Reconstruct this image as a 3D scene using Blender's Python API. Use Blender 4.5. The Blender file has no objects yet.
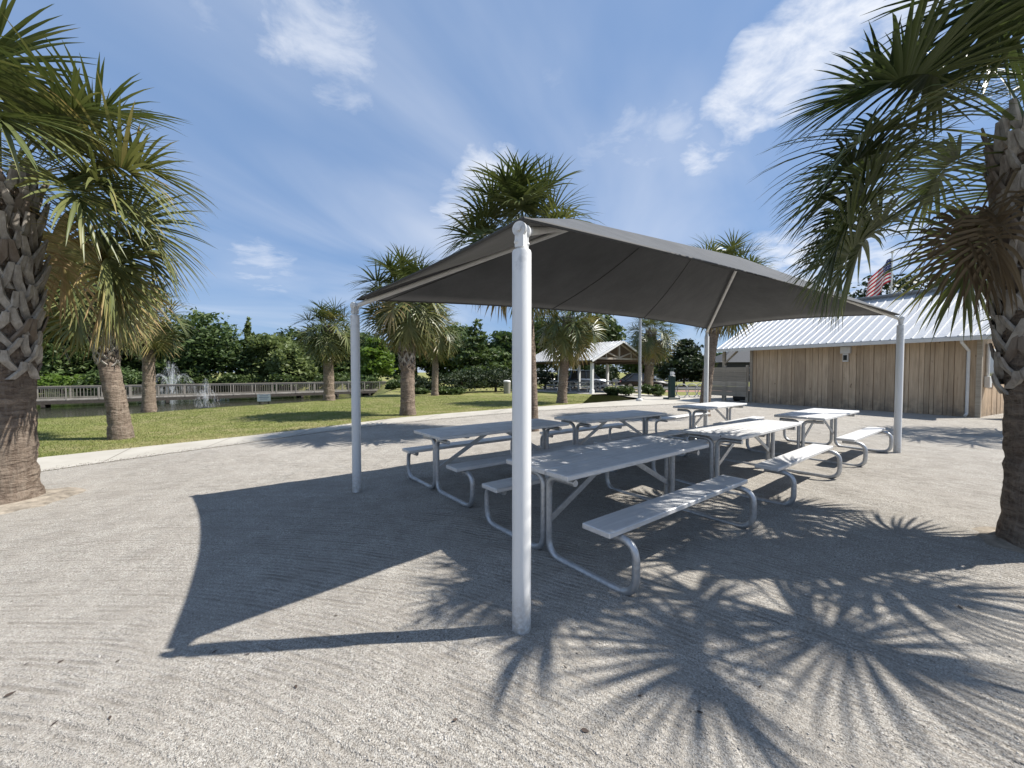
import bpy, bmesh, math, random
import numpy as np
from mathutils import Vector, Matrix

R = math.radians
PI = math.pi
scene = bpy.context.scene
col = scene.collection

# ------------------------------------------------------------------ camera
EYE = 1.6
F = 400.0
PITCH = math.atan(12.0 / F)
cd = bpy.data.cameras.new('camera')
cam = bpy.data.objects.new('camera', cd)
col.objects.link(cam)
cam.location = (0, 0, EYE)
cam.rotation_euler = (PI / 2 - PITCH, 0, 0)
cd.sensor_width = 36.0
cd.lens = 36.0 * F / 1024.0
cd.clip_start = 0.05
cd.clip_end = 3000
scene.camera = cam


def ray(px, py):
    x, y, z = (px - 512) / F, (384 - py) / F, -1.0
    c, s = math.cos(PITCH), math.sin(PITCH)
    return Vector((x, c + y * s, -s + y * c))


def at(px, py, z=0.0):
    """place seen at a photo position on a level z"""
    d = ray(px, py)
    return Vector((0, 0, EYE)) + d * ((z - EYE) / d.z)


def far(px, py, Y):
    d = ray(px, py)
    return Vector((0, 0, EYE)) + d * (Y / d.y)


# ------------------------------------------------------------------ light
SUN_AZ = math.atan2(0.995, 0.098)      # clockwise from +Y
SUN_EL = R(50.8)
sun_dir = Vector((math.sin(SUN_AZ) * math.cos(SUN_EL), math.cos(SUN_AZ) * math.cos(SUN_EL), math.sin(SUN_EL)))
sl = bpy.data.lights.new('sun', 'SUN')
sl.energy = 5.0
sl.angle = R(0.5)
sl.color = (1.0, 0.955, 0.885)
so = bpy.data.objects.new('sun', sl)
col.objects.link(so)
so.rotation_euler = (-sun_dir).to_track_quat('-Z', 'Y').to_euler()
so.location = (30, 0, 40)

scene.view_settings.view_transform = 'Standard'
scene.view_settings.look = 'None'
scene.view_settings.gamma = 1.0
scene.view_settings.exposure = 0.66
SKY_STRENGTH = 0.062
cy = scene.cycles
cy.max_bounces = 5
cy.diffuse_bounces = 3
cy.glossy_bounces = 2
cy.transmission_bounces = 3
cy.transparent_max_bounces = 6
cy.caustics_reflective = False
cy.caustics_refractive = False

world = bpy.data.worlds.new('World')
scene.world = world
world.use_nodes = True
wn = world.node_tree
wn.nodes.clear()


def nd(tree, typ, **kw):
    n = tree.nodes.new(typ)
    for k, v in kw.items():
        setattr(n, k, v)
    return n


def lk(tree, a, b):
    tree.links.new(a, b)


def mth(tree, op, a, b=None, c=None, clamp=False):
    n = tree.nodes.new('ShaderNodeMath')
    n.operation = op
    n.use_clamp = clamp
    for i, v in enumerate((a, b, c)):
        if v is None:
            continue
        if isinstance(v, (int, float)):
            n.inputs[i].default_value = v
        else:
            tree.links.new(v, n.inputs[i])
    return n.outputs[0]


def maprange(tree, v, a, b, c=0.0, d=1.0, smooth=False):
    n = tree.nodes.new('ShaderNodeMapRange')
    if smooth:
        n.interpolation_type = 'SMOOTHSTEP'
    tree.links.new(v, n.inputs[0])
    for i, q in enumerate((a, b, c, d)):
        n.inputs[i + 1].default_value = q
    return n.outputs[0]


def mixc(tree, fac, a, b):
    n = tree.nodes.new('ShaderNodeMix')
    n.data_type = 'RGBA'
    if isinstance(fac, (int, float)):
        n.inputs[0].default_value = fac
    else:
        tree.links.new(fac, n.inputs[0])
    for i, v in ((6, a), (7, b)):
        if isinstance(v, (tuple, list)):
            n.inputs[i].default_value = (v[0], v[1], v[2], 1)
        else:
            tree.links.new(v, n.inputs[i])
    return n.outputs[2]


def noise(tree, vec, scale, detail=4, rough=0.55, dist=0.0):
    n = tree.nodes.new('ShaderNodeTexNoise')
    if vec is not None:
        tree.links.new(vec, n.inputs['Vector'])
    n.inputs['Scale'].default_value = scale
    n.inputs['Detail'].default_value = detail
    n.inputs['Roughness'].default_value = rough
    n.inputs['Distortion'].default_value = dist
    return n.outputs[0]


def mapping(tree, vec, scale=(1, 1, 1), rot=(0, 0, 0), loc=(0, 0, 0)):
    n = tree.nodes.new('ShaderNodeMapping')
    tree.links.new(vec, n.inputs[0])
    n.inputs['Scale'].default_value = scale
    n.inputs['Rotation'].default_value = rot
    n.inputs['Location'].default_value = loc
    return n.outputs[0]


def build_world():
    t = wn
    sky = nd(t, 'ShaderNodeTexSky')
    sky.sky_type = 'NISHITA'
    sky.sun_disc = False
    sky.sun_elevation = SUN_EL
    sky.sun_rotation = SUN_AZ
    sky.air_density = 1.0
    sky.dust_density = 0.3
    sky.ozone_density = 2.0
    tc = nd(t, 'ShaderNodeTexCoord')
    dirv = tc.outputs['Generated']
    sep = nd(t, 'ShaderNodeSeparateXYZ')
    lk(t, dirv, sep.inputs[0])
    zc = mth(t, 'MAXIMUM', sep.outputs[2], 0.02)
    den = mth(t, 'ADD', zc, 0.12)
    pl = nd(t, 'ShaderNodeCombineXYZ')
    lk(t, mth(t, 'DIVIDE', sep.outputs[0], den), pl.inputs[0])
    lk(t, mth(t, 'DIVIDE', sep.outputs[1], den), pl.inputs[1])
    p = pl.outputs[0]
    # thin high veil, drawn out in streaks
    turned = mapping(t, p, rot=(0, 0, R(-62)))
    st = mapping(t, turned, scale=(0.42, 0.95, 1.0), loc=(0.3, 1.9, 0))
    v1 = noise(t, st, 1.0, 5, 0.5, 0.8)
    veil = maprange(t, v1, 0.30, 0.80, 0.05, 0.52, True)
    broad = noise(t, mapping(t, p, scale=(0.45, 0.6, 1), loc=(2.1, 0.4, 0)), 1.0, 3, 0.5)
    veil = mth(t, 'MULTIPLY', veil, maprange(t, broad, 0.35, 0.62, 0.45, 1.0, True))
    # a general thin haze of cirrus at mid height on the left and overhead
    fine = noise(t, p, 6.0, 8, 0.62, 0.4)
    fine2 = noise(t, mapping(t, p, scale=(1, 1, 1), loc=(7, 3, 0)), 2.6, 7, 0.6, 0.3)
    clump = mth(t, 'ADD', mth(t, 'MULTIPLY', fine, 0.5), mth(t, 'MULTIPLY', fine2, 0.5))
    total = veil
    # heaped clouds that sit at given bearings
    lobes = [((772, 72), 5.2, 0.95), ((738, 108), 4.2, 0.9), ((808, 42), 5.0, 0.95), ((845, 15), 6.0, 0.95), ((900, -5), 7.0, 0.8), ((705, 150), 3.6, 0.8), ((670, 135), 4.0, 0.45),
             ((318, 30), 7.5, 0.62), ((350, 72), 4.5, 0.42), ((290, 20), 5.0, 0.45),
             ((640, 145), 6.0, 0.4), ((600, 152), 5.0, 0.3), ((258, 266), 3.6, 0.5), ((280, 272), 2.8, 0.4), ((490, 178), 5.0, 0.75), ((458, 212), 4.2, 0.6),
             ((810, 262), 7.0, 0.85), ((775, 270), 6.0, 0.8), ((200, 12), 2.6, 0.35), ((545, 75), 4.5, 0.22), ((860, 285), 8, 0.7), ((840, 215), 6, 0.45)]
    for (px, py), rad, amt in lobes:
        d = ray(px, py).normalized()
        vm = nd(t, 'ShaderNodeVectorMath', operation='DOT_PRODUCT')
        lk(t, dirv, vm.inputs[0])
        vm.inputs[1].default_value = d
        m = maprange(t, vm.outputs['Value'], math.cos(R(rad)), 1.0, 0.0, 1.0)
        m = mth(t, 'POWER', m, 0.55)
        # noise eats into the lobe's rim
        e = mth(t, 'ADD', mth(t, 'MULTIPLY', m, 0.62), mth(t, 'SUBTRACT', clump, 0.5))
        e = mth(t, 'ADD', e, mth(t, 'MULTIPLY', mth(t, 'SUBTRACT', clump, 0.5), 1.6))
        e = maprange(t, e, 0.10, 0.95, 0.0, amt, True)
        e = mth(t, 'MULTIPLY', e, maprange(t, m, 0.0, 0.25, 0.0, 1.0))
        total = mth(t, 'MAXIMUM', total, e)
    tint = nd(t, 'ShaderNodeMix')
    tint.data_type = 'RGBA'
    tint.blend_type = 'MULTIPLY'
    tint.inputs[0].default_value = 1.0
    lk(t, sky.outputs[0], tint.inputs[6])
    tint.inputs[7].default_value = (0.95, 1.02, 1.12, 1)
    base_sky = mixc(t, 0.60, tint.outputs[2], (2.3, 4.2, 7.8))
    c = mixc(t, mth(t, 'MINIMUM', total, 0.95), base_sky, (10.0, 10.3, 10.9))
    bg = nd(t, 'ShaderNodeBackground')
    lk(t, c, bg.inputs[0])
    bg.inputs[1].default_value = SKY_STRENGTH
    out = nd(t, 'ShaderNodeOutputWorld')
    lk(t, bg.outputs[0], out.inputs[0])


build_world()

# ------------------------------------------------------------------ helpers


def tag(o, label=None, cat=None, group=None, kind=None):
    if label:
        o['label'] = label
    if cat:
        o['category'] = cat
    if group:
        o['group'] = group
    if kind:
        o['kind'] = kind
    return o


def thing(name, label, cat, loc=(0, 0, 0), rotz=0.0, group=None):
    o = bpy.data.objects.new(name, None)
    o.empty_display_size = 0.2
    col.objects.link(o)
    o.location = loc
    o.rotation_euler = (0, 0, rotz)
    return tag(o, label, cat, group)


class MB:
    """gathers simple shapes; build() links them as one mesh object"""

    def __init__(self):
        self.v, self.f, self.t = [], [], []
        self.tone = 0.5

    def add(self, vs, fs, tone=None):
        n = len(self.v)
        self.v += [tuple(p) for p in vs]
        self.f += [tuple(i + n for i in q) for q in fs]
        self.t += [self.tone if tone is None else tone] * len(vs)

    def box(self, c, s, rz=0.0, tone=None, M=None, ch=0.0):
        hx, hy, hz = s[0] / 2, s[1] / 2, s[2] / 2
        if ch <= 0:
            vs = [Vector((x, y, z)) for z in (-hz, hz) for x, y in ((-hx, -hy), (hx, -hy), (hx, hy), (-hx, hy))]
            fs = [(3, 2, 1, 0), (4, 5, 6, 7), (0, 1, 5, 4), (1, 2, 6, 5), (2, 3, 7, 6), (3, 0, 4, 7)]
        else:
            bm = bmesh.new()
            bmesh.ops.create_cube(bm, size=1.0)
            for w in bm.verts:
                w.co = Vector((w.co.x * s[0], w.co.y * s[1], w.co.z * s[2]))
            bmesh.ops.bevel(bm, geom=list(bm.edges), offset=ch, segments=1, affect='EDGES')
            bm.verts.index_update()
            vs = [w.co.copy() for w in bm.verts]
            fs = [[w.index for w in q.verts] for q in bm.faces]
            bm.free()
        m = M if M is not None else Matrix.Rotation(rz, 3, 'Z')
        self.add([m @ v + Vector(c) for v in vs], fs, tone)

    def bar(self, a, b, w, h, tone=None, up=(0, 0, 1)):
        a, b = Vector(a), Vector(b)
        d = (b - a)
        L = d.length
        x = d.normalized()
        u = Vector(up)
        if abs(x.dot(u)) > 0.98:
            u = Vector((0, 1, 0))
        y = u.cross(x).normalized()
        z = x.cross(y)
        m = Matrix((x, y, z)).transposed()
        self.box((a + b) / 2, (L, w, h), M=m, tone=tone)

    def tube(self, pts, r, n=10, caps=True, tone=None):
        pts = [Vector(p) for p in pts]
        rs = r if isinstance(r, (list, tuple)) else [r] * len(pts)
        vs, fs = [], []
        ref = None
        for i, p in enumerate(pts):
            if i == 0:
                d = pts[1] - p
            elif i == len(pts) - 1:
                d = p - pts[i - 1]
            else:
                d = (pts[i + 1] - p).normalized() + (p - pts[i - 1]).normalized()
            d.normalize()
            if ref is None:
                ref = Vector((0, 0, 1)) if abs(d.z) < 0.9 else Vector((1, 0, 0))
            s = d.cross(ref)
            if s.length < 1e-4:
                s = d.cross(Vector((0, 1, 0)))
            s.normalize()
            u = s.cross(d).normalized()
            ref = u
            for k in range(n):
                a = 2 * PI * k / n
                vs.append(p + (s * math.cos(a) + u * math.sin(a)) * rs[i])
        for i in range(len(pts) - 1):
            for k in range(n):
                k2 = (k + 1) % n
                fs.append((i * n + k, i * n + k2, (i + 1) * n + k2, (i + 1) * n + k))
        if caps:
            fs.append(tuple(range(n - 1, -1, -1)))
            m = (len(pts) - 1) * n
            fs.append(tuple(m + k for k in range(n)))
        self.add(vs, fs, tone)

    def cyl(self, a, b, r, n=16, tone=None):
        self.tube([a, b], r, n, True, tone)

    def build(self, name, mat, parent=None, smooth=False, angle=40):
        me = bpy.data.meshes.new(name)
        me.from_pydata(self.v, [], self.f)
        if any(abs(q - 0.5) > 1e-6 for q in self.t):
            a = me.attributes.new('tone', 'FLOAT', 'POINT')
            a.data.foreach_set('value', self.t)
        me.materials.append(mat)
        if smooth:
            me.polygons.foreach_set('use_smooth', [True] * len(me.polygons))
            try:
                me.set_sharp_from_angle(angle=R(angle))
            except Exception:
                pass
        me.update()
        o = bpy.data.objects.new(name, me)
        col.objects.link(o)
        if parent is not None:
            o.parent = parent
        return o


def np_mesh(name, verts, faces, mat, tone=None, parent=None, smooth=False):
    """verts Nx3, faces Mx4 or Mx3 numpy"""
    me = bpy.data.meshes.new(name)
    k = faces.shape[1]
    me.vertices.add(len(verts))
    me.vertices.foreach_set('co', np.ascontiguousarray(verts, dtype=np.float32).ravel())
    me.loops.add(faces.size)
    me.loops.foreach_set('vertex_index', np.ascontiguousarray(faces, dtype=np.int32).ravel())
    me.polygons.add(len(faces))
    me.polygons.foreach_set('loop_start', np.arange(0, faces.size, k, dtype=np.int32))
    me.polygons.foreach_set('loop_total', np.full(len(faces), k, dtype=np.int32))
    if smooth:
        me.polygons.foreach_set('use_smooth', np.ones(len(faces), dtype=bool))
    me.update(calc_edges=True)
    me.validate()
    if tone is not None:
        a = me.attributes.new('tone', 'FLOAT', 'POINT')
        a.data.foreach_set('value', np.ascontiguousarray(tone, dtype=np.float32))
    me.materials.append(mat)
    o = bpy.data.objects.new(name, me)
    col.objects.link(o)
    if parent is not None:
        o.parent = parent
    return o


def rounded(pts, r, n=6):
    """polyline with its corners turned into arcs"""
    pts = [Vector(p) for p in pts]
    out = [pts[0]]
    for i in range(1, len(pts) - 1):
        a, b, c = pts[i - 1], pts[i], pts[i + 1]
        rr = r[i - 1] if isinstance(r, (list, tuple)) else r
        u, w = (a - b).normalized(), (c - b).normalized()
        ang = u.angle(w)
        tl = min(rr / math.tan(ang / 2), (a - b).length * 0.49, (c - b).length * 0.49)
        p, q = b + u * tl, b + w * tl
        for k in range(n + 1):
            s = k / n
            out.append(p.lerp(b, s).lerp(b.lerp(q, s), s))
    out.append(pts[-1])
    return out


def copy_tree(o, parent=None):
    c = o.copy()
    col.objects.link(c)
    if parent is not None:
        c.parent = parent
    for ch in list(o.children):
        copy_tree(ch, c)
    return c


# ------------------------------------------------------------------ materials


def mat(name):
    m = bpy.data.materials.new(name)
    m.use_nodes = True
    t = m.node_tree
    return m, t, t.nodes['Principled BSDF']


def obj_co(t):
    return nd(t, 'ShaderNodeTexCoord').outputs['Object']


def bump(t, h, strength, dist, bsdf, prev=None):
    b = nd(t, 'ShaderNodeBump')
    b.inputs['Strength'].default_value = strength
    b.inputs['Distance'].default_value = dist
    lk(t, h, b.inputs['Height'])
    if prev is not None:
        lk(t, prev, b.inputs['Normal'])
    if bsdf is not None:
        lk(t, b.outputs[0], bsdf.inputs['Normal'])
    return b.outputs[0]


def attr(t, name='tone'):
    n = nd(t, 'ShaderNodeAttribute')
    n.attribute_name = name
    return n.outputs['Fac']


def plain(name, c, rough=0.5, metal=0.0, var=0.12, scale=6.0, bmp=0.0, bscale=40.0, spec=None):
    m, t, b = mat(name)
    co = obj_co(t)
    n1 = noise(t, co, scale, 5, 0.6)
    dark = tuple(x * (1 - var) for x in c)
    lite = tuple(min(1, x * (1 + var)) for x in c)
    lk(t, mixc(t, maprange(t, n1, 0.3, 0.7), dark, lite), b.inputs['Base Color'])
    b.inputs['Roughness'].default_value = rough
    b.inputs['Metallic'].default_value = metal
    if spec is not None:
        b.inputs['Specular IOR Level'].default_value = spec
    if bmp > 0:
        bump(t, noise(t, co, bscale, 4, 0.6), bmp, 0.01, b)
    return m


def m_gravel():
    m, t, b = mat('crushed_shell_gravel')
    co = obj_co(t)
    big = noise(t, co, 0.35, 3, 0.6)
    mid = noise(t, co, 2.6, 3, 0.65)
    grit = noise(t, co, 115.0, 2, 0.8)
    vor = nd(t, 'ShaderNodeTexVoronoi')
    lk(t, co, vor.inputs['Vector'])
    vor.inputs['Scale'].default_value = 125.0
    sepc = nd(t, 'ShaderNodeSeparateColor')
    lk(t, vor.outputs['Color'], sepc.inputs[0])
    c = mixc(t, maprange(t, grit, 0.36, 0.64), (0.205, 0.185, 0.158), (0.52, 0.49, 0.44))
    c = mixc(t, maprange(t, sepc.outputs[0], 0.76, 1.0, 0.0, 0.8), c, (0.64, 0.61, 0.56))
    c = mixc(t, maprange(t, sepc.outputs[1], 0.87, 1.0, 0.0, 0.75), c, (0.085, 0.073, 0.06))
    c = mixc(t, maprange(t, mid, 0.40, 0.68, 0.0, 0.52), c, (0.26, 0.235, 0.202))
    c = mixc(t, maprange(t, big, 0.42, 0.70, 0.0, 0.5), c, (0.42, 0.39, 0.345))
    # drag rake lines: broad arcs round a turning point
    sp = nd(t, 'ShaderNodeVectorMath', operation='DISTANCE')
    wob = nd(t, 'ShaderNodeVectorMath', operation='ADD')
    nv = nd(t, 'ShaderNodeTexNoise')
    lk(t, co, nv.inputs['Vector'])
    nv.inputs['Scale'].default_value = 0.8
    nv.inputs['Detail'].default_value = 3
    sc = nd(t, 'ShaderNodeVectorMath', operation='SCALE')
    lk(t, nv.outputs['Color'], sc.inputs[0])
    sc.inputs['Scale'].default_value = 0.13
    lk(t, co, wob.inputs[0])
    lk(t, sc.outputs[0], wob.inputs[1])
    lk(t, wob.outputs[0], sp.inputs[0])
    sp.inputs[1].default_value = (-3.0, -3.2, 0)
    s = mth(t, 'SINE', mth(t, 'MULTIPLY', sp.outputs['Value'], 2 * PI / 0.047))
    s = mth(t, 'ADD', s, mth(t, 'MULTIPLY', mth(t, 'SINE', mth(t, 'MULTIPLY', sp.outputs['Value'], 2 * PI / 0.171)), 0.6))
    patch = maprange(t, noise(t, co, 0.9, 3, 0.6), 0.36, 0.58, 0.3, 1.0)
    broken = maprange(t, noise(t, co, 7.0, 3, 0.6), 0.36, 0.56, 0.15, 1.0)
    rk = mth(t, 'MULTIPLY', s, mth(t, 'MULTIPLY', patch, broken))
    # furrows painted darker: groove shade put into the colour, with some silt
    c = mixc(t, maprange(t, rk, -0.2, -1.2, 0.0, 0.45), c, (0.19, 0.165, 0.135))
    lk(t, c, b.inputs['Base Color'])
    b.inputs['Roughness'].default_value = 0.95
    b.inputs['Specular IOR Level'].default_value = 0.15
    n1 = bump(t, rk, 0.6, 0.010, None)
    n2 = bump(t, mid, 0.8, 0.05, None, n1)
    n3 = bump(t, grit, 1.0, 0.012, None, n2)
    bump(t, vor.outputs['Distance'], 0.5, -0.006, b, n3)
    return m


def m_lawn():
    m, t, b = mat('mown_grass')
    co = obj_co(t)
    big = noise(t, co, 0.16, 5, 0.6)
    mid = noise(t, co, 1.4, 6, 0.65)
    fin = noise(t, mapping(t, co, scale=(1, 0.35, 1)), 24.0, 4, 0.75)
    c = mixc(t, maprange(t, fin, 0.3, 0.7), (0.10, 0.12, 0.026), (0.24, 0.25, 0.082))
    c = mixc(t, maprange(t, mid, 0.42, 0.64, 0.0, 0.85), c, (0.32, 0.275, 0.145))
    c = mixc(t, maprange(t, big, 0.45, 0.65, 0.0, 0.55), c, (0.17, 0.205, 0.055))
    lk(t, c, b.inputs['Base Color'])
    b.inputs['Roughness'].default_value = 0.9
    b.inputs['Specular IOR Level'].default_value = 0.1
    n1 = bump(t, mid, 0.6, 0.08, None)
    bump(t, fin, 1.0, 0.04, b, n1)
    return m


def m_concrete():
    m, t, b = mat('path_concrete')
    co = obj_co(t)
    a = noise(t, co, 1.1, 5, 0.6)
    g = noise(t, co, 60, 3, 0.7)
    c = mixc(t, maprange(t, a, 0.3, 0.7), (0.34, 0.315, 0.27), (0.46, 0.435, 0.38))
    c = mixc(t, maprange(t, g, 0.5, 0.8, 0.0, 0.35), c, (0.36, 0.34, 0.30))
    lk(t, c, b.inputs['Base Color'])
    b.inputs['Roughness'].default_value = 0.9
    bump(t, g, 0.3, 0.004, b)
    return m


def m_leaf(name, stops, trans=0.3, rough=0.55, spec=0.35):
    """foliage: the tone attribute picks the leaf colour"""
    m, t, b = mat(name)
    r = nd(t, 'ShaderNodeValToRGB')
    el = r.color_ramp.elements
    el[0].position, el[0].color = stops[0][0], (*stops[0][1], 1)
    el[1].position, el[1].color = stops[-1][0], (*stops[-1][1], 1)
    for p, cc in stops[1:-1]:
        e = el.new(p)
        e.color = (*cc, 1)
    lk(t, attr(t), r.inputs[0])
    b.inputs['Roughness'].default_value = rough
    b.inputs['Specular IOR Level'].default_value = spec
    lk(t, r.outputs[0], b.inputs['Base Color'])
    tr = nd(t, 'ShaderNodeBsdfTranslucent')
    hs = nd(t, 'ShaderNodeHueSaturation')
    hs.inputs['Saturation'].default_value = 1.1
    hs.inputs['Value'].default_value = 1.2
    lk(t, r.outputs[0], hs.inputs['Color'])
    lk(t, hs.outputs[0], tr.inputs[0])
    mx = nd(t, 'ShaderNodeMixShader')
    mx.inputs[0].default_value = trans
    lk(t, b.outputs[0], mx.inputs[1])
    lk(t, tr.outputs[0], mx.inputs[2])
    lk(t, mx.outputs[0], t.nodes['Material Output'].inputs[0])
    return m


def m_bark_palm():
    m, t, b = mat('palm_bark')
    co = obj_co(t)
    rings = noise(t, mapping(t, co, scale=(3.6, 3.6, 12.0)), 1.6, 6, 0.7, 0.8)
    fib = noise(t, mapping(t, co, scale=(14, 14, 2.5)), 2.2, 4, 0.65)
    big = noise(t, co, 1.3, 4, 0.6)
    c = mixc(t, maprange(t, rings, 0.34, 0.66), (0.085, 0.06, 0.046), (0.31, 0.245, 0.19))
    c = mixc(t, maprange(t, fib, 0.42, 0.72, 0.0, 0.6), c, (0.33, 0.28, 0.225))
    c = mixc(t, maprange(t, big, 0.45, 0.7, 0.0, 0.45), c, (0.13, 0.10, 0.08))
    lk(t, c, b.inputs['Base Color'])
    b.inputs['Roughness'].default_value = 0.95
    b.inputs['Specular IOR Level'].default_value = 0.12
    n1 = bump(t, rings, 1.0, 0.05, None)
    bump(t, fib, 0.8, 0.02, b, n1)
    return m


def m_boot():
    m, t, b = mat('palm_boot')
    co = obj_co(t)
    n1 = noise(t, mapping(t, co, scale=(1, 1, 0.4)), 14.0, 5, 0.65)
    tn = attr(t)
    c = mixc(t, maprange(t, n1, 0.3, 0.7), (0.17, 0.15, 0.13), (0.46, 0.43, 0.385))
    c = mixc(t, maprange(t, tn, 0.55, 1.0, 0.0, 0.7), c, (0.15, 0.11, 0.08))
    lk(t, c, b.inputs['Base Color'])
    b.inputs['Roughness'].default_value = 0.9
    b.inputs['Specular IOR Level'].default_value = 0.15
    bump(t, n1, 0.8, 0.015, b)
    return m


def m_wood(name, lo, hi, long_axis='z', grain=1.0):
    m, t, b = mat(name)
    co = obj_co(t)
    sc = {'z': (26, 26, 1.1), 'x': (1.1, 26, 26), 'y': (26, 1.1, 26)}[long_axis]
    g = noise(t, mapping(t, co, scale=sc), grain, 6, 0.65, 0.3)
    st = noise(t, mapping(t, co, scale=(3, 3, 0.7)), 1.0, 4, 0.6)
    tn = attr(t)
    c = mixc(t, maprange(t, g, 0.3, 0.7), lo, hi)
    c = mixc(t, maprange(t, tn, 0.0, 1.0, 0.0, 0.52), c, tuple(x * 0.5 for x in lo))
    c = mixc(t, maprange(t, st, 0.5, 0.75, 0.0, 0.5), c, (lo[0] * 0.6, lo[1] * 0.62, lo[2] * 0.66))
    if name == 'weathered_cladding':
        sz = nd(t, 'ShaderNodeSeparateXYZ')
        lk(t, co, sz.inputs[0])
        low_dark = mth(t, 'MULTIPLY', maprange(t, sz.outputs[2], 0.75, 0.05), maprange(t, noise(t, co, 3.5, 5, 0.7), 0.35, 0.62))  # patchy, darker towards the foot of the wall
        c = mixc(t, mth(t, 'MULTIPLY', low_dark, 0.7), c, (0.13, 0.115, 0.10))
        knot = noise(t, mapping(t, co, scale=(9, 9, 4)), 1.0, 2, 0.5)
        c = mixc(t, maprange(t, knot, 0.70, 0.76, 0.0, 0.7), c, (0.13, 0.085, 0.055))
    lk(t, c, b.inputs['Base Color'])
    b.inputs['Roughness'].default_value = 0.85
    b.inputs['Specular IOR Level'].default_value = 0.2
    bump(t, g, 0.5, 0.006, b)
    return m


def m_plank_alu():
    m, t, b = mat('weathered_aluminium_plank')
    co = obj_co(t)
    a = noise(t, mapping(t, co, scale=(1.0, 22, 22)), 2.0, 5, 0.6)
    d = noise(t, co, 5.0, 5, 0.65)
    # extruded anti-slip ribs run along the plank
    w = nd(t, 'ShaderNodeTexWave')
    w.bands_direction = 'Y'
    lk(t, co, w.inputs['Vector'])
    w.inputs['Scale'].default_value = 26.0
    c = mixc(t, maprange(t, a, 0.3, 0.7), (0.56, 0.56, 0.555), (0.70, 0.695, 0.685))
    c = mixc(t, maprange(t, d, 0.52, 0.75, 0.0, 0.5), c, (0.40, 0.39, 0.37))
    lk(t, c, b.inputs['Base Color'])
    b.inputs['Metallic'].default_value = 0.35
    lk(t, maprange(t, d, 0.3, 0.7, 0.42, 0.6), b.inputs['Roughness'])
    bump(t, w.outputs['Fac'], 0.25, 0.004, b)
    return m


def m_galv(name, c=(0.50, 0.51, 0.52), rough=0.42, metal=0.75):
    m, t, b = mat(name)
    co = obj_co(t)
    v = nd(t, 'ShaderNodeTexVoronoi')
    lk(t, co, v.inputs['Vector'])
    v.inputs['Scale'].default_value = 38
    s = nd(t, 'ShaderNodeSeparateColor')
    lk(t, v.outputs['Color'], s.inputs[0])
    d = noise(t, co, 4.0, 5, 0.65)
    k = mixc(t, s.outputs[0], tuple(x * 0.86 for x in c), tuple(min(1, x * 1.08) for x in c))
    k = mixc(t, maprange(t, d, 0.5, 0.75, 0.0, 0.5), k, tuple(x * 0.62 for x in c))
    lk(t, k, b.inputs['Base Color'])
    b.inputs['Metallic'].default_value = metal
    lk(t, maprange(t, d, 0.3, 0.7, rough - 0.06, rough + 0.14), b.inputs['Roughness'])
    return m


def m_fabric():
    m, t, b = mat('shade_cloth')
    co = obj_co(t)
    weave = noise(t, co, 260, 2, 0.7)
    blot = noise(t, co, 1.6, 5, 0.65)
    c = mixc(t, maprange(t, blot, 0.35, 0.7), (0.074, 0.077, 0.080), (0.120, 0.123, 0.127))
    c = mixc(t, maprange(t, weave, 0.4, 0.65, 0.0, 0.35), c, (0.06, 0.058, 0.055))
    lk(t, c, b.inputs['Base Color'])
    b.inputs['Roughness'].default_value = 0.85
    b.inputs['Specular IOR Level'].default_value = 0.2
    b.inputs['Sheen Weight'].default_value = 0.25
    b.inputs['Sheen Roughness'].default_value = 0.5
    tr = nd(t, 'ShaderNodeBsdfTranslucent')
    tr.inputs[0].default_value = (0.10, 0.097, 0.09, 1)
    mx = nd(t, 'ShaderNodeMixShader')
    mx.inputs[0].default_value = 0.15
    lk(t, b.outputs[0], mx.inputs[1])
    lk(t, tr.outputs[0], mx.inputs[2])
    lk(t, mx.outputs[0], t.nodes['Material Output'].inputs[0])
    n1 = bump(t, blot, 0.25, 0.05, None)
    bump(t, weave, 0.3, 0.003, b, n1)
    return m


def m_post():
    m, t, b = mat('white_powder_coat')
    co = obj_co(t)
    d = noise(t, mapping(t, co, scale=(6, 6, 1.4)), 1.0, 5, 0.65)
    sp = noise(t, co, 22, 4, 0.7)
    c = mixc(t, maprange(t, d, 0.45, 0.75, 0.0, 0.4), (0.66, 0.665, 0.66), (0.50, 0.495, 0.475))
    c = mixc(t, maprange(t, sp, 0.66, 0.78, 0.0, 0.6), c, (0.36, 0.34, 0.31))
    sz = nd(t, 'ShaderNodeSeparateXYZ')
    lk(t, co, sz.inputs[0])
    foot = mth(t, 'MULTIPLY', maprange(t, sz.outputs[2], 0.30, 0.0), maprange(t, noise(t, co, 34, 4, 0.7), 0.35, 0.6))
    c = mixc(t, mth(t, 'MULTIPLY', foot, 0.8), c, (0.33, 0.29, 0.24))
    smudge = mth(t, 'MULTIPLY', maprange(t, sz.outputs[2], 2.10, 2.24), maprange(t, noise(t, co, 13, 4, 0.6), 0.48, 0.66))
    c = mixc(t, mth(t, 'MULTIPLY', smudge, 0.55), c, (0.34, 0.34, 0.34))
    lk(t, c, b.inputs['Base Color'])
    b.inputs['Roughness'].default_value = 0.42
    return m


def m_water():
    m, t, b = mat('pond_water')
    co = obj_co(t)
    b.inputs['Base Color'].default_value = (0.035, 0.04, 0.026, 1)
    b.inputs['Roughness'].default_value = 0.06
    b.inputs['IOR'].default_value = 1.33
    n = noise(t, mapping(t, co, scale=(1, 0.5, 1)), 3.0, 4, 0.6)
    bump(t, n, 0.35, 0.05, b)
    return m


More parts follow.
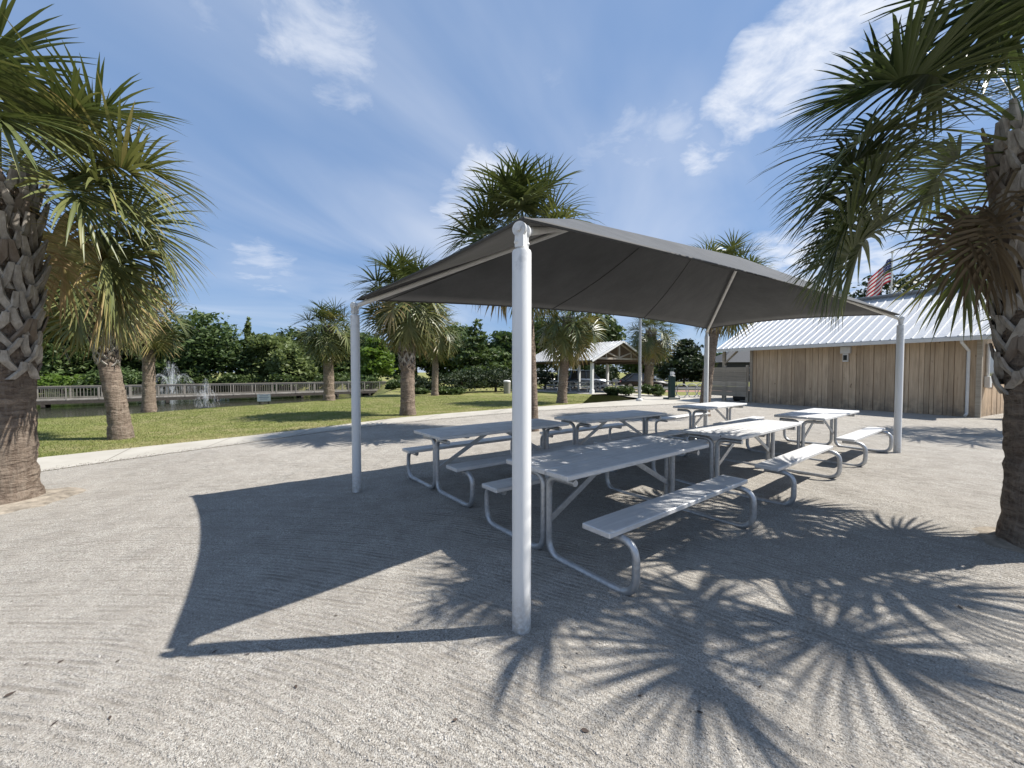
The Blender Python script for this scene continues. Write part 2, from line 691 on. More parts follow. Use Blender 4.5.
def m_glass(name, c=(0.03, 0.035, 0.04)):
    m, t, b = mat(name)
    b.inputs['Base Color'].default_value = (*c, 1)
    b.inputs['Roughness'].default_value = 0.06
    b.inputs['Specular IOR Level'].default_value = 0.7
    return m


def m_spray():
    m, t, b = mat('water_spray')
    b.inputs['Base Color'].default_value = (0.85, 0.88, 0.9, 1)
    b.inputs['Roughness'].default_value = 0.4
    tr = nd(t, 'ShaderNodeBsdfTransparent')
    mx = nd(t, 'ShaderNodeMixShader')
    mx.inputs[0].default_value = 0.80
    lk(t, b.outputs[0], mx.inputs[1])
    lk(t, tr.outputs[0], mx.inputs[2])
    lk(t, mx.outputs[0], t.nodes['Material Output'].inputs[0])
    return m


def m_flag():
    m, t, b = mat('flag_cloth')
    uv = nd(t, 'ShaderNodeUVMap').outputs[0]
    s = nd(t, 'ShaderNodeSeparateXYZ')
    lk(t, uv, s.inputs[0])
    u, v = s.outputs[0], s.outputs[1]
    stripe = mth(t, 'MODULO', mth(t, 'FLOOR', mth(t, 'MULTIPLY', v, 13)), 2)   # 0 = red (bottom and top)
    c = mixc(t, stripe, (0.42, 0.02, 0.035), (0.75, 0.74, 0.73))
    can = mth(t, 'MULTIPLY', mth(t, 'LESS_THAN', u, 0.4), mth(t, 'GREATER_THAN', v, 6.0 / 13))
    # rows of stars in the canton
    cu = mth(t, 'MULTIPLY', u, 6 / 0.4)
    cv = mth(t, 'MULTIPLY', mth(t, 'SUBTRACT', v, 6.0 / 13), 5 * 13 / 7.0)
    fu = mth(t, 'ABSOLUTE', mth(t, 'SUBTRACT', mth(t, 'FRACT', cu), 0.5))
    fv = mth(t, 'ABSOLUTE', mth(t, 'SUBTRACT', mth(t, 'FRACT', cv), 0.5))
    star = mth(t, 'LESS_THAN', mth(t, 'ADD', mth(t, 'POWER', fu, 0.7), mth(t, 'POWER', fv, 0.7)), 0.42)
    cc = mixc(t, star, (0.02, 0.03, 0.13), (0.75, 0.75, 0.75))
    lk(t, mixc(t, can, c, cc), b.inputs['Base Color'])
    b.inputs['Roughness'].default_value = 0.7
    tr = nd(t, 'ShaderNodeBsdfTranslucent')
    lk(t, mixc(t, can, c, cc), tr.inputs[0])
    mx = nd(t, 'ShaderNodeMixShader')
    mx.inputs[0].default_value = 0.4
    lk(t, b.outputs[0], mx.inputs[1])
    lk(t, tr.outputs[0], mx.inputs[2])
    lk(t, mx.outputs[0], t.nodes['Material Output'].inputs[0])
    return m


M = dict(
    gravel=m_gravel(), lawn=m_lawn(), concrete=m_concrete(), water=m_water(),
    palm=m_leaf('palm_frond', [(0.0, (0.026, 0.042, 0.016)), (0.45, (0.082, 0.105, 0.033)), (0.72, (0.17, 0.175, 0.06)),
                               (0.88, (0.30, 0.245, 0.10)), (1.0, (0.34, 0.24, 0.12))], 0.18, 0.42, 0.42),
    dead=m_leaf('backlit_dead_frond', [(0.0, (0.085, 0.064, 0.042)), (1.0, (0.25, 0.185, 0.11))], 0.2, 0.8, 0.2),  # darker version for the backlit palm, its shade painted into the colour
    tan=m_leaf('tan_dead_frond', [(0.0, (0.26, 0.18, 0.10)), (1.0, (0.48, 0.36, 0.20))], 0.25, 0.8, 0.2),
    bark=m_bark_palm(), boot=m_boot(),
    oak=m_leaf('oak_leaf', [(0.0, (0.04, 0.066, 0.02)), (0.5, (0.07, 0.11, 0.034)), (1.0, (0.12, 0.16, 0.05))], 0.25),
    cypress=m_leaf('cypress_leaf', [(0.0, (0.09, 0.125, 0.045)), (1.0, (0.19, 0.23, 0.08))], 0.35),
    lime=m_leaf('fresh_leaf', [(0.0, (0.08, 0.14, 0.025)), (1.0, (0.17, 0.25, 0.05))], 0.4),
    shrub=m_leaf('shrub_leaf', [(0.0, (0.04, 0.065, 0.02)), (1.0, (0.10, 0.14, 0.04))], 0.25),
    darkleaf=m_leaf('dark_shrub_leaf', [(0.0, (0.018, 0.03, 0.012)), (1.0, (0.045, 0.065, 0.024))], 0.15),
    treebark=plain('tree_bark', (0.10, 0.08, 0.062), 0.95, 0, 0.35, 9, 0.8, 25),
    alu=m_plank_alu(), pipe=m_galv('galvanised_pipe'), roof=m_galv('metal_roofing', (0.52, 0.53, 0.54), 0.45, 0.35),
    pavroof=m_galv('pavilion_roofing', (0.34, 0.345, 0.35), 0.5, 0.3),
    cloth=m_fabric(), post=m_post(),
    seam=plain('seam_webbing', (0.05, 0.049, 0.047), 0.8),
    rafter=plain('rafter_coat', (0.62, 0.61, 0.58), 0.45, 0, 0.08),
    cladding=m_wood('weathered_cladding', (0.45, 0.325, 0.215), (0.70, 0.55, 0.385)),
    boards=m_wood('grey_boards', (0.33, 0.285, 0.225), (0.54, 0.47, 0.375), 'x'),
    deckwood=m_wood('deck_wood', (0.17, 0.155, 0.135), (0.32, 0.295, 0.26), 'x'),
    darkwood=plain('wet_pile_wood', (0.05, 0.042, 0.035), 0.9, 0, 0.3, 8),
    trim=plain('painted_trim', (0.62, 0.61, 0.58), 0.6, 0, 0.08, 4),
    whitepaint=plain('white_paint', (0.72, 0.72, 0.70), 0.55, 0, 0.06, 4),
    darkmetal=plain('dark_metal', (0.03, 0.032, 0.034), 0.5, 0.2, 0.2),
    black=plain('black_plastic', (0.012, 0.012, 0.013), 0.6),
    soffit=plain('brown_soffit', (0.10, 0.075, 0.055), 0.85, 0, 0.25, 5),
    timber=plain('truss_timber', (0.36, 0.32, 0.27), 0.8, 0, 0.2, 6),
    asphalt=plain('asphalt', (0.055, 0.055, 0.056), 0.95, 0, 0.25, 3, 0.4, 60),
    brick=plain('brick_road', (0.30, 0.17, 0.13), 0.9, 0, 0.2, 5, 0.3, 30),
    dirt=plain('palm_bed_dirt', (0.27, 0.235, 0.19), 0.98, 0, 0.45, 9, 1.0, 30, 0.1),
    glass=m_glass('dark_glass'), spray=m_spray(), flag=m_flag(),
    carblack=plain('black_car_paint', (0.012, 0.013, 0.016), 0.22, 0.1, 0.05),
    carblue=plain('slate_car_paint', (0.07, 0.09, 0.12), 0.22, 0.3, 0.05),
    carwhite=plain('white_car_paint', (0.72, 0.73, 0.74), 0.25, 0, 0.04),
    carsilver=plain('silver_car_paint', (0.42, 0.43, 0.44), 0.25, 0.5, 0.04),
    rubber=plain('tyre_rubber', (0.02, 0.02, 0.02), 0.85), lamp=plain('lamp_lens', (0.7, 0.7, 0.68), 0.15),
    redlens=plain('red_lens', (0.35, 0.01, 0.01), 0.2),
    stationgreen=plain('dark_green_enamel', (0.012, 0.035, 0.03), 0.45),
    teal=plain('teal_plastic', (0.18, 0.40, 0.36), 0.5),
    housewall=plain('grey_render', (0.19, 0.20, 0.21), 0.85, 0, 0.1), darkroof=plain('dark_shingle', (0.06, 0.062, 0.066), 0.9, 0, 0.2, 4),
    darkwall=plain('dark_brown_siding', (0.055, 0.05, 0.045), 0.9, 0, 0.2, 3),
    beige=plain('beige_bin', (0.27, 0.255, 0.22), 0.7), leaf=plain('fallen_leaf_brown', (0.06, 0.042, 0.032), 0.8, 0, 0.4, 30),
    lettering=plain('lettering_paint', (0.05, 0.09, 0.22), 0.6),
)

# ================================================================== SETTING
# pond outline, plan view
POND = np.array([(-130, 6), (-60, 8.5), (-22, 12.6), (-16.5, 14.4), (-15.2, 15.6), (-14.2, 18.2), (-12.4, 20.8), (-10.9, 23.6),
                 (-10.0, 27), (-10.8, 33), (-13.5, 42), (-17, 51), (-26, 58), (-42, 63), (-75, 62), (-130, 58)], float)


def poly_sd(px, py, poly):
    """signed distance, negative inside"""
    d = np.full(px.shape, 1e9)
    ins = np.zeros(px.shape, bool)
    n = len(poly)
    for i in range(n):
        ax, ay = poly[i]
        bx, by = poly[(i + 1) % n]
        ex, ey = bx - ax, by - ay
        tt = np.clip(((px - ax) * ex + (py - ay) * ey) / (ex * ex + ey * ey), 0, 1)
        d = np.minimum(d, np.hypot(px - ax - tt * ex, py - ay - tt * ey))
        c = (ay > py) != (by > py)
        xi = ax + (py - ay) * ex / (ey if abs(ey) > 1e-9 else 1e-9)
        ins ^= c & (px < xi)
    return np.where(ins, -d, d)


def ground_z(x, y):
    sd = poly_sd(x, y, POND)
    k = np.clip((0.9 - sd) / 3.0, 0, 1)
    k = k * k * (3 - 2 * k)
    return -1.9 * k


xs = np.concatenate([[-900, -500, -250, -160], np.arange(-120, -40, 3.0), np.arange(-40, -6, 0.5), np.arange(-6, 60, 2.0), [80, 140, 260, 500, 900]])
ys = np.concatenate([[-300, -80, -20, 0], np.arange(3, 32, 0.5), np.arange(32, 75, 1.5), [90, 120, 180, 300, 600, 1400]])
gx, gy = np.meshgrid(xs, ys)
gz = ground_z(gx.ravel(), gy.ravel())
gv = np.stack([gx.ravel(), gy.ravel(), gz], 1)
nx, ny = len(xs), len(ys)
idx = np.arange(nx * ny).reshape(ny, nx)
gf = np.stack([idx[:-1, :-1].ravel(), idx[:-1, 1:].ravel(), idx[1:, 1:].ravel(), idx[1:, :-1].ravel()], 1)
tag(np_mesh('ground', gv, gf, M['lawn'], smooth=True), kind='structure')

mb = MB()
mb.add([(x, y, -1.2) for x, y in POND], [tuple(range(len(POND)))])
o = mb.build('water', M['water'])
tag(o, kind='structure')


def sheet(name, pts, z, m, edge=0.0):
    """flat sheet from plan points; with an edge it gets sides going down"""
    bm = bmesh.new()
    vs = [bm.verts.new((p[0], p[1], z)) for p in pts]
    f = bm.faces.new(vs)
    if f.normal.z < 0:
        bmesh.ops.reverse_faces(bm, faces=[f])
    bmesh.ops.triangulate(bm, faces=list(bm.faces))
    me = bpy.data.meshes.new(name)
    bm.to_mesh(me)
    bm.free()
    me.materials.append(m)
    ob = bpy.data.objects.new(name, me)
    col.objects.link(ob)
    return tag(ob, kind='structure')


near_px = [(-150, 503), (-60, 489), (45, 471.5), (150, 456.5), (245, 443.5), (330, 431.5), (385, 425), (450, 418.5), (520, 412.5), (600, 407.5), (680, 404), (735, 401)]
far_px = [(-150, 483), (-60, 472), (45, 457.5), (150, 446.5), (250, 436), (330, 426.5), (400, 417.8), (450, 413.4), (520, 408), (600, 402.5), (645, 399)]
er = random.Random(12)


def ragged(pts, amp):
    out = []
    for a, b in zip(pts[:-1], pts[1:]):
        n = max(1, int((b - a).length / 0.22))
        for k in range(n):
            p = a.lerp(b, k / n)
            out.append(Vector((p.x + er.uniform(-amp, amp) * 0.4, p.y + er.uniform(-amp, amp), 0)))
    out.append(pts[-1])
    return out


near_e = [at(*p) for p in near_px]
far_e = [at(*p) for p in far_px]
near_r, far_r = ragged(near_e, 0.035), ragged(far_e, 0.025)
# the gravel runs from the path's near edge back past the camera and across to the building
gravel_pts = [(p.x, p.y) for p in near_r] + [(9.6, 26.5), (14, 28), (40, 24), (40, -40), (-40, -40), (-40, 1.0)]
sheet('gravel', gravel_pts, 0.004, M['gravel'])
path_pts = [(p.x, p.y) for p in near_r] + [(10.2, 27), (8.5, 31.0), (6.4, 31.0)] + [(p.x, p.y) for p in reversed(far_r)]
sheet('path', path_pts, 0.012, M['concrete'])
# uneven trodden surface of the gravel around the tables
def vnoise(x, y, cell, seed):
    g = np.random.default_rng(seed).random((256, 256))
    fx, fy = x / cell, y / cell
    ix, iy = np.floor(fx).astype(int), np.floor(fy).astype(int)
    ux, uy = fx - ix, fy - iy
    ux, uy = ux * ux * (3 - 2 * ux), uy * uy * (3 - 2 * uy)
    a, b = g[iy % 256, ix % 256], g[iy % 256, (ix + 1) % 256]
    c, d = g[(iy + 1) % 256, ix % 256], g[(iy + 1) % 256, (ix + 1) % 256]
    return (a * (1 - ux) + b * ux) * (1 - uy) + (c * (1 - ux) + d * ux) * uy


GPOLY = np.array(gravel_pts)


def relief(x, y):
    h = 0.020 * vnoise(x, y, 1.1, 1) + 0.014 * vnoise(x, y, 0.42, 2) + 0.009 * vnoise(x, y, 0.17, 3) + 0.004 * vnoise(x, y, 0.08, 4)
    # scuffed deeper where people sit
    under = np.exp(-(((x - 2.8) * 0.79 + (y - 6.2) * 0.62) / 4.5) ** 4) * np.exp(-((-(x - 2.8) * 0.62 + (y - 6.2) * 0.79) / 2.8) ** 4)
    h = h * (0.75 + 0.95 * under) - 0.016
    fx = np.clip((x + 7.4) / 0.8, 0, 1) * np.clip((9.4 - x) / 0.8, 0, 1) * np.clip((12.4 - y) / 0.8, 0, 1) * np.clip((y + 0.2) / 0.5, 0, 1)
    return np.maximum(h, 0.0) * fx


rx, ry = np.meshgrid(np.arange(-7.4, 9.41, 0.045), np.arange(-0.2, 12.41, 0.045))
rsd = poly_sd(rx.ravel(), ry.ravel(), GPOLY)
rz_ = 0.0075 + relief(rx.ravel(), ry.ravel()) * np.clip(-rsd / 0.5, 0, 1)
rz_ = np.where(rsd > -0.03, -0.03, rz_)
ri = np.arange(rx.size).reshape(rx.shape)
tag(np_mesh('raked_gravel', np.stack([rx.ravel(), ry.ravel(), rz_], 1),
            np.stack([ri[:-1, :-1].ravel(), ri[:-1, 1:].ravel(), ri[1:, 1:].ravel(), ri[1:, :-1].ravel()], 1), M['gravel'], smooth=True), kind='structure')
# scored joints across the path
mb = MB()
jd = 0
for i in range(len(near_e) - 2):
    a0, a1 = near_e[i], near_e[i + 1]
    b0, b1 = far_e[min(i, len(far_e) - 2)], far_e[min(i + 1, len(far_e) - 1)]
    n = max(1, int((a1 - a0).length / 2.6))
    for k in range(n):
        s = (k + 0.5) / n
        p, q = a0.lerp(a1, s), b0.lerp(b1, min(1, s + 0.30))
        dv = (q - p)
        if dv.length > 4:
            continue
        sd = Vector((-dv.y, dv.x, 0)).normalized() * 0.009
        mb.add([(p - sd) + Vector((0, 0, .0145)), (p + sd) + Vector((0, 0, .0145)), (q + sd) + Vector((0, 0, .0145)), (q - sd) + Vector((0, 0, .0145))], [(0, 1, 2, 3)])
tag(mb.build('path_joints', plain('joint_grime', (0.17, 0.155, 0.13), 0.95)), kind='structure')
# parking bays, lane and far road
sheet('parking_lot', [(3.0, 36.0), (30, 36.0), (30, 43.5), (3.0, 43.5)], 0.006, M['asphalt'])
sheet('road', [(-20, 64), (120, 64), (120, 71), (-20, 71)], 0.008, M['asphalt'])
sheet('brick_lane', [(6.0, 32.0), (30, 32.0), (30, 34.8), (6.0, 34.8)], 0.010, M['brick'])
mb = MB()
mb.box((16.5, 35.4, 0.06), (27, 0.16, 0.13), ch=0.01)
tag(mb.build('kerb', M['concrete']), kind='structure')

# ================================================================== SHADE CANOPY
P1, P2, P4 = at(521.5, 632), at(357, 492), at(897, 453)
P3 = P2 + (P4 - P1)
P3 = at(705.5, 430)
zt = [2.485, 2.51, 2.74, 2.68]
posts = [P1, P2, P3, P4]
u = (P4 - P1).normalized()
n_ = Vector((-u.y, u.x, 0))
W = (P2 - P1).length
hip = W / 2
A = (P1 + P2) / 2 + u * 2.2
B = (P3 + P4) / 2 - u * 2.4
A.z, B.z = 3.54, 3.88
can = thing('shade_canopy', 'charcoal fabric hip-roof shade canopy on four white steel posts above the tables', 'shade canopy', P1)
off = -Vector(P1)


def corner(i):
    return Vector((posts[i].x, posts[i].y, zt[i]))


def eave(a, b, ridge_mid, sag, t):
    p = a.lerp(b, t)
    ins = (ridge_mid - (a + b) / 2).normalized()
    return p + ins * sag * 4 * t * (1 - t)


C = [corner(i) for i in range(4)]
# fabric corners stop just short of the pulleys
Cf = []
for i, r_ in enumerate((A, A, B, B)):
    Cf.append(C[i].lerp(r_, 0.012) + Vector((0, 0, 0.03)))


def patch(e0, e1, r0, r1, sag, nu, nv):
    vs, fs = [], []
    mid = (r0 + r1) / 2
    for j in range(nv + 1):
        v = j / nv
        for i in range(nu + 1):
            tt = i / nu
            lo = eave(e0, e1, mid, sag, tt)
            hi = r0.lerp(r1, tt)
            p = lo.lerp(hi, v)
            # cloth between the hips dips a little
            p.z -= 0.05 * math.sin(PI * v) * math.sin(PI * tt) * 1.6
            vs.append(p + off)
    for j in range(nv):
        for i in range(nu):
            a = j * (nu + 1) + i
            fs.append((a, a + 1, a + nu + 2, a + nu + 1))
    return vs, fs


sides = [(Cf[0], Cf[3], A, B, 0.34, 40, 10), (Cf[1], Cf[2], A, B, 0.20, 40, 10), (Cf[0], Cf[1], A, A, 0.20, 20, 10), (Cf[3], Cf[2], B, B, 0.16, 20, 10)]
mb = MB()
for s in sides:
    mb.add(*patch(*s))
bm = bmesh.new()
fab = mb.build('fabric', M['cloth'], can, True, 25)
bm.from_mesh(fab.data)
bmesh.ops.remove_doubles(bm, verts=bm.verts, dist=0.002)
bmesh.ops.dissolve_degenerate(bm, edges=bm.edges, dist=0.0005)
bmesh.ops.recalc_face_normals(bm, faces=bm.faces)
if sum(f.normal.z for f in bm.faces) < 0:
    bmesh.ops.reverse_faces(bm, faces=bm.faces)
bm.to_mesh(fab.data)
bm.free()
fab.data.set_sharp_from_angle(angle=R(14))
sol = fab.modifiers.new('thickness', 'SOLIDIFY')
sol.thickness = 0.006
sol.offset = 0
# hem with the perimeter cable
mb = MB()
for (e0, e1, r0, r1, sag, nu, nv) in sides:
    mid = (r0 + r1) / 2
    pts = [eave(e0, e1, mid, sag, k / 30) + off for k in range(31)]
    mb.tube(pts, 0.013, 6)
mb.build('hem', M['seam'], fab, True)
# sewn seams across the long sides
mb = MB()
for (e0, e1, r0, r1, sag, nu, nv) in sides[:2]:
    mid = (r0 + r1) / 2
    for tt in (0.04, 0.36, 0.66):
        for (v0, v1) in ((0.0, 1.0),):
            pts = []
            for k in range(9):
                v = v0 + (v1 - v0) * k / 8
                p = eave(e0, e1, mid, sag, tt).lerp(r0.lerp(r1, tt), v)
                p.z -= 0.05 * math.sin(PI * v) * math.sin(PI * tt) * 1.6 + 0.008
                pts.append(p + off)
            mb.tube(pts, 0.006, 5)
mb.build('seam', M['seam'], fab, True)
# steel
for i in range(4):
    q = posts[i] + off
    top = zt[i]
    mb = MB()
    sh = top - 0.16
    mb.tube([q + Vector((0, 0, -0.05)), q + Vector((0, 0, sh - 0.012)), q + Vector((0, 0, sh))], [0.058, 0.058, 0.054], 24)
    pst = mb.build('post', M['post'], can, True)
    mb = MB()
    mb.tube([q + Vector((0, 0, sh)), q + Vector((0, 0, top - 0.05))], 0.032, 16)
    # bolts through the sleeve
    for hz in (0.045,):
        for dv in (u,):
            z = Vector((0, 0, sh + hz))
            mb.tube([q + z - dv * 0.05, q + z + dv * 0.05], 0.008, 8)
            for sg in (-1, 1):
                mb.tube([q + z + dv * sg * 0.036, q + z + dv * sg * 0.048], 0.014, 6)
    mb.build('post_sleeve', M['post'], pst, True)
    # the pulley cheeks at the top
    inward = ((A if i < 2 else B) - C[i])
    inward.z = 0
    inward.normalize()
    side = Vector((0.45, 0.89, 0))
    mb = MB()
    for sg in (-1, 1):
        c0 = q + Vector((0, 0, top - 0.04)) + side * sg * 0.030
        mb.tube([c0 - side * 0.010, c0 + side * 0.010], 0.044, 24)
        mb.box(c0 + Vector((0, 0, -0.055)), (0.056, 0.018, 0.10), M=Matrix((side.cross(Vector((0, 0, 1))), side, Vector((0, 0, 1)))).transposed())
    mb.tube([q + Vector((0, 0, top - 0.04)) - side * 0.052, q + Vector((0, 0, top - 0.04)) + side * 0.052], 0.016, 10)
    mb.tube([q + Vector((0, 0, top - 0.04)) + side * -0.028, q + Vector((0, 0, top - 0.04)) + inward * 0.05, q + inward * 0.16 + Vector((0, 0, top + 0.045))], 0.012, 8)
    mb.build('pulley', M['post'], pst, True)
    # rafter tube
    rd = A if i < 2 else B
    a = C[i] + Vector((0, 0, -0.03)) + inward * 0.05
    b = rd + Vector((0, 0, -0.10))
    mid = a.lerp(b, 0.5) + Vector((0, 0, 0.0))
    mb = MB()
    mb.tube([a + off, mid + off, b + off], 0.030, 12)
    mb.build('rafter', M['rafter'], can, True)
mb = MB()
mb.tube([A + off + Vector((0, 0, -0.10)), B + off + Vector((0, 0, -0.10))], 0.034, 12)
mb.build('ridge_beam', M['rafter'], can, True)

# ================================================================== PICNIC TABLES
L, TW = 2.26, 0.78


def make_table():
    root = thing('picnic_table', 'x', 'picnic table')
    mb = MB()
    pw = (TW - 0.016) / 3
    for k in (-1, 0, 1):
        mb.box((0, k * (pw + 0.008), 0.779), (L, pw, 0.042), ch=0.006)
    for x in (-0.70, 0, 0.70):
        mb.box((x, 0, 0.747), (0.05, TW - 0.1, 0.02))
    mb.build('tabletop', M['alu'], root)
    for sg in (-1, 1):
        mb = MB()
        mb.box((0, sg * 0.665, 0.465), (L, 0.255, 0.042), ch=0.006)
        b = mb.build('bench', M['alu'], root)
    for sx in (-1, 1):
        x = sx * 0.985
        for sg in (-1, 1):
            pts = [(x, sg * 0.34, 0.709), (x, sg * 0.034, 0.709), (x, sg * 0.034, 0.030), (x, sg * 0.905, 0.030),
                   (x, sg * 0.905, 0.414), (x, sg * 0.60, 0.414)]
            mb = MB()
            mb.tube(rounded(pts, [0.11, 0.15, 0.16, 0.13], 7), 0.0285, 12)
            mb.build('leg', M['pipe'], root, True)
        mb = MB()
        mb.bar((x - sx * 0.02, 0, 0.30), (sx * 0.14, 0, 0.73), 0.014, 0.055)
        mb.box((sx * 0.12, 0, 0.744), (0.08, 0.06, 0.014))
        mb.build('brace', M['pipe'], root)
    return root


TA = R(38.2)
cs, sn = math.cos(TA), math.sin(TA)


def tcent(px, py):
    """table centre from where its near corner of the top sits"""
    p = at(px, py, 0.80)
    return Vector((p.x + cs * L / 2 - sn * TW / 2, p.y + sn * L / 2 + cs * TW / 2, 0))


t0 = make_table()
tabs = [((567.5, 476.5), 'aluminium picnic table nearest the foreground post, its leaf-shadowed bench closest to the camera', 0),
        ((741, 436.8), 'middle aluminium picnic table of the sunlit near row with palm shadow on its top', 0),
        ((826, 418.5), 'sunlit aluminium picnic table at the far right beside the rear white post and wooden building', 0),
        ((440.5, 437.3), 'shaded aluminium picnic table nearest the lawn path, left end of the back row', 0),
        ((589, 421.5), 'shaded aluminium picnic table in the middle of the back row by the path', 0),
        ((705, 408.3), 'small looking aluminium picnic table at the back row end before the leaning palm', 0)]
for i, ((px, py), lab, dr) in enumerate(tabs):
    t_ = t0 if i == 0 else copy_tree(t0)
    t_.location = tcent(px, py)
    t_.rotation_euler = (0, 0, TA + R([0, 0.4, -0.6, -0.5, -2.0, 1.2][i]))
    t_['label'] = lab
    t_['group'] = 'aluminium picnic tables under the shade canopy'

# ================================================================== PALMS


class Leaves:
    def __init__(self):
        self.v, self.f, self.t = [], [], []
        self.n = 0

    def strip(self, pts, wid, nrm, fold, tone):
        """a leaflet: centre line, half width, normals; folded along the middle"""
        K = len(pts)
        vs = []
        for k in range(K):
            d = pts[min(k + 1, K - 1)] - pts[max(k - 1, 0)]
            d /= (np.linalg.norm(d) + 1e-9)
            s = np.cross(d, nrm)
            s /= (np.linalg.norm(s) + 1e-9)
            w = wid[k]
            up = np.cross(s, d)
            if fold:
                vs += [pts[k] - s * w + up * w * 0.45, pts[k], pts[k] + s * w + up * w * 0.45]
            else:
                vs += [pts[k] - s * w, pts[k] + s * w]
        m = 3 if fold else 2
        for k in range(K - 1):
            for j in range(m - 1):
                a = self.n + k * m + j
                self.f.append((a, a + 1, a + m + 1, a + m))
        self.v += vs
        self.t += list(np.repeat(tone, m)) if hasattr(tone, '__len__') else [tone] * len(vs)
        self.n += len(vs)

    def build(self, name, m, parent):
        return np_mesh(name, np.array(self.v), np.array(self.f), m, np.clip(np.array(self.t), 0, 1), parent)


def frond(lv, rng, p0, az, pitch, Lp, Lb, droop, nl, seg, fold, tone, grav, dry=0.0):
    ca, sa = math.cos(az), math.sin(az)
    S = np.array([-sa, ca, 0.0])
    H = np.array([ca, sa, 0.0])
    Z = np.array([0, 0, 1.0])
    p = np.array(p0, float)
    pts = [p.copy()]
    th = pitch
    stepn = 6
    for k in range(stepn):
        th -= droop * 0.45 / stepn
        p = p + (H * math.cos(th) + Z * math.sin(th)) * Lp / stepn
        pts.append(p.copy())
    nrm = -H * math.sin(th) + Z * math.cos(th)
    w = list(np.linspace(0.022, 0.011, stepn + 1) * (0.6 + 0.4 * Lb))
    lv.strip(pts, w, nrm, True, np.full(stepn + 1, min(1, tone + 0.10)))
    # costa curls down through the blade
    cn = 7
    cp, cth = [p.copy()], [th]
    Lc = Lb * 0.50
    for k in range(cn):
        th -= droop * 0.9 / cn
        p = p + (H * math.cos(th) + Z * math.sin(th)) * Lc / cn
        cp.append(p.copy())
        cth.append(th)
    twist = rng.uniform(-0.35, 0.35)
    for i in range(nl):
        t = (i + rng.uniform(-0.25, 0.25)) / (nl - 1)
        t = min(max(t, 0), 1)
        sc = (t ** 1.15) * cn
        k = min(int(sc), cn - 1)
        q = cp[k] + (cp[k + 1] - cp[k]) * (sc - k)
        thh = cth[k] + (cth[k + 1] - cth[k]) * (sc - k)
        T = H * math.cos(thh) + Z * math.sin(thh)
        N = -H * math.sin(thh) + Z * math.cos(thh)
        ang = R(142) * (1 - t) ** 0.85 + R(4)
        ln = Lb * (0.68 + 0.32 * math.sin(PI * min(1, 0.18 + 0.62 * t))) * rng.uniform(0.9, 1.06)
        for sg in (-1, 1):
            F_ = R(26) + rng.normal(0, R(5)) + twist * sg
            d = T * math.cos(ang) + (S * sg * math.cos(F_) + N * math.sin(F_)) * math.sin(ang)
            d = d + rng.normal(0, 0.035, 3)
            d /= np.linalg.norm(d)
            g = grav * rng.uniform(0.7, 1.35)
            pt = q.copy()
            lp = [pt.copy()]
            for s in range(seg):
                fr = (s + 1) / seg
                d2 = d - Z * g * (fr ** 2.0) * 1.1
                d2 /= np.linalg.norm(d2)
                pt = pt + d2 * ln / seg
                lp.append(pt.copy())
            w0 = Lb * (0.0235 if fold else 0.029)
            prof = np.interp(np.linspace(0, 1, seg + 1), [0, 0.25, 0.6, 0.85, 1], [0.75, 1.0, 0.72, 0.34, 0.03])
            tn = np.full(seg + 1, tone) + rng.normal(0, 0.05)
            if rng.random() < dry:
                tn = tn + np.linspace(-0.15, 0.30, seg + 1).clip(0)
            lv.strip(lp, list(w0 * prof), N, fold, tn)


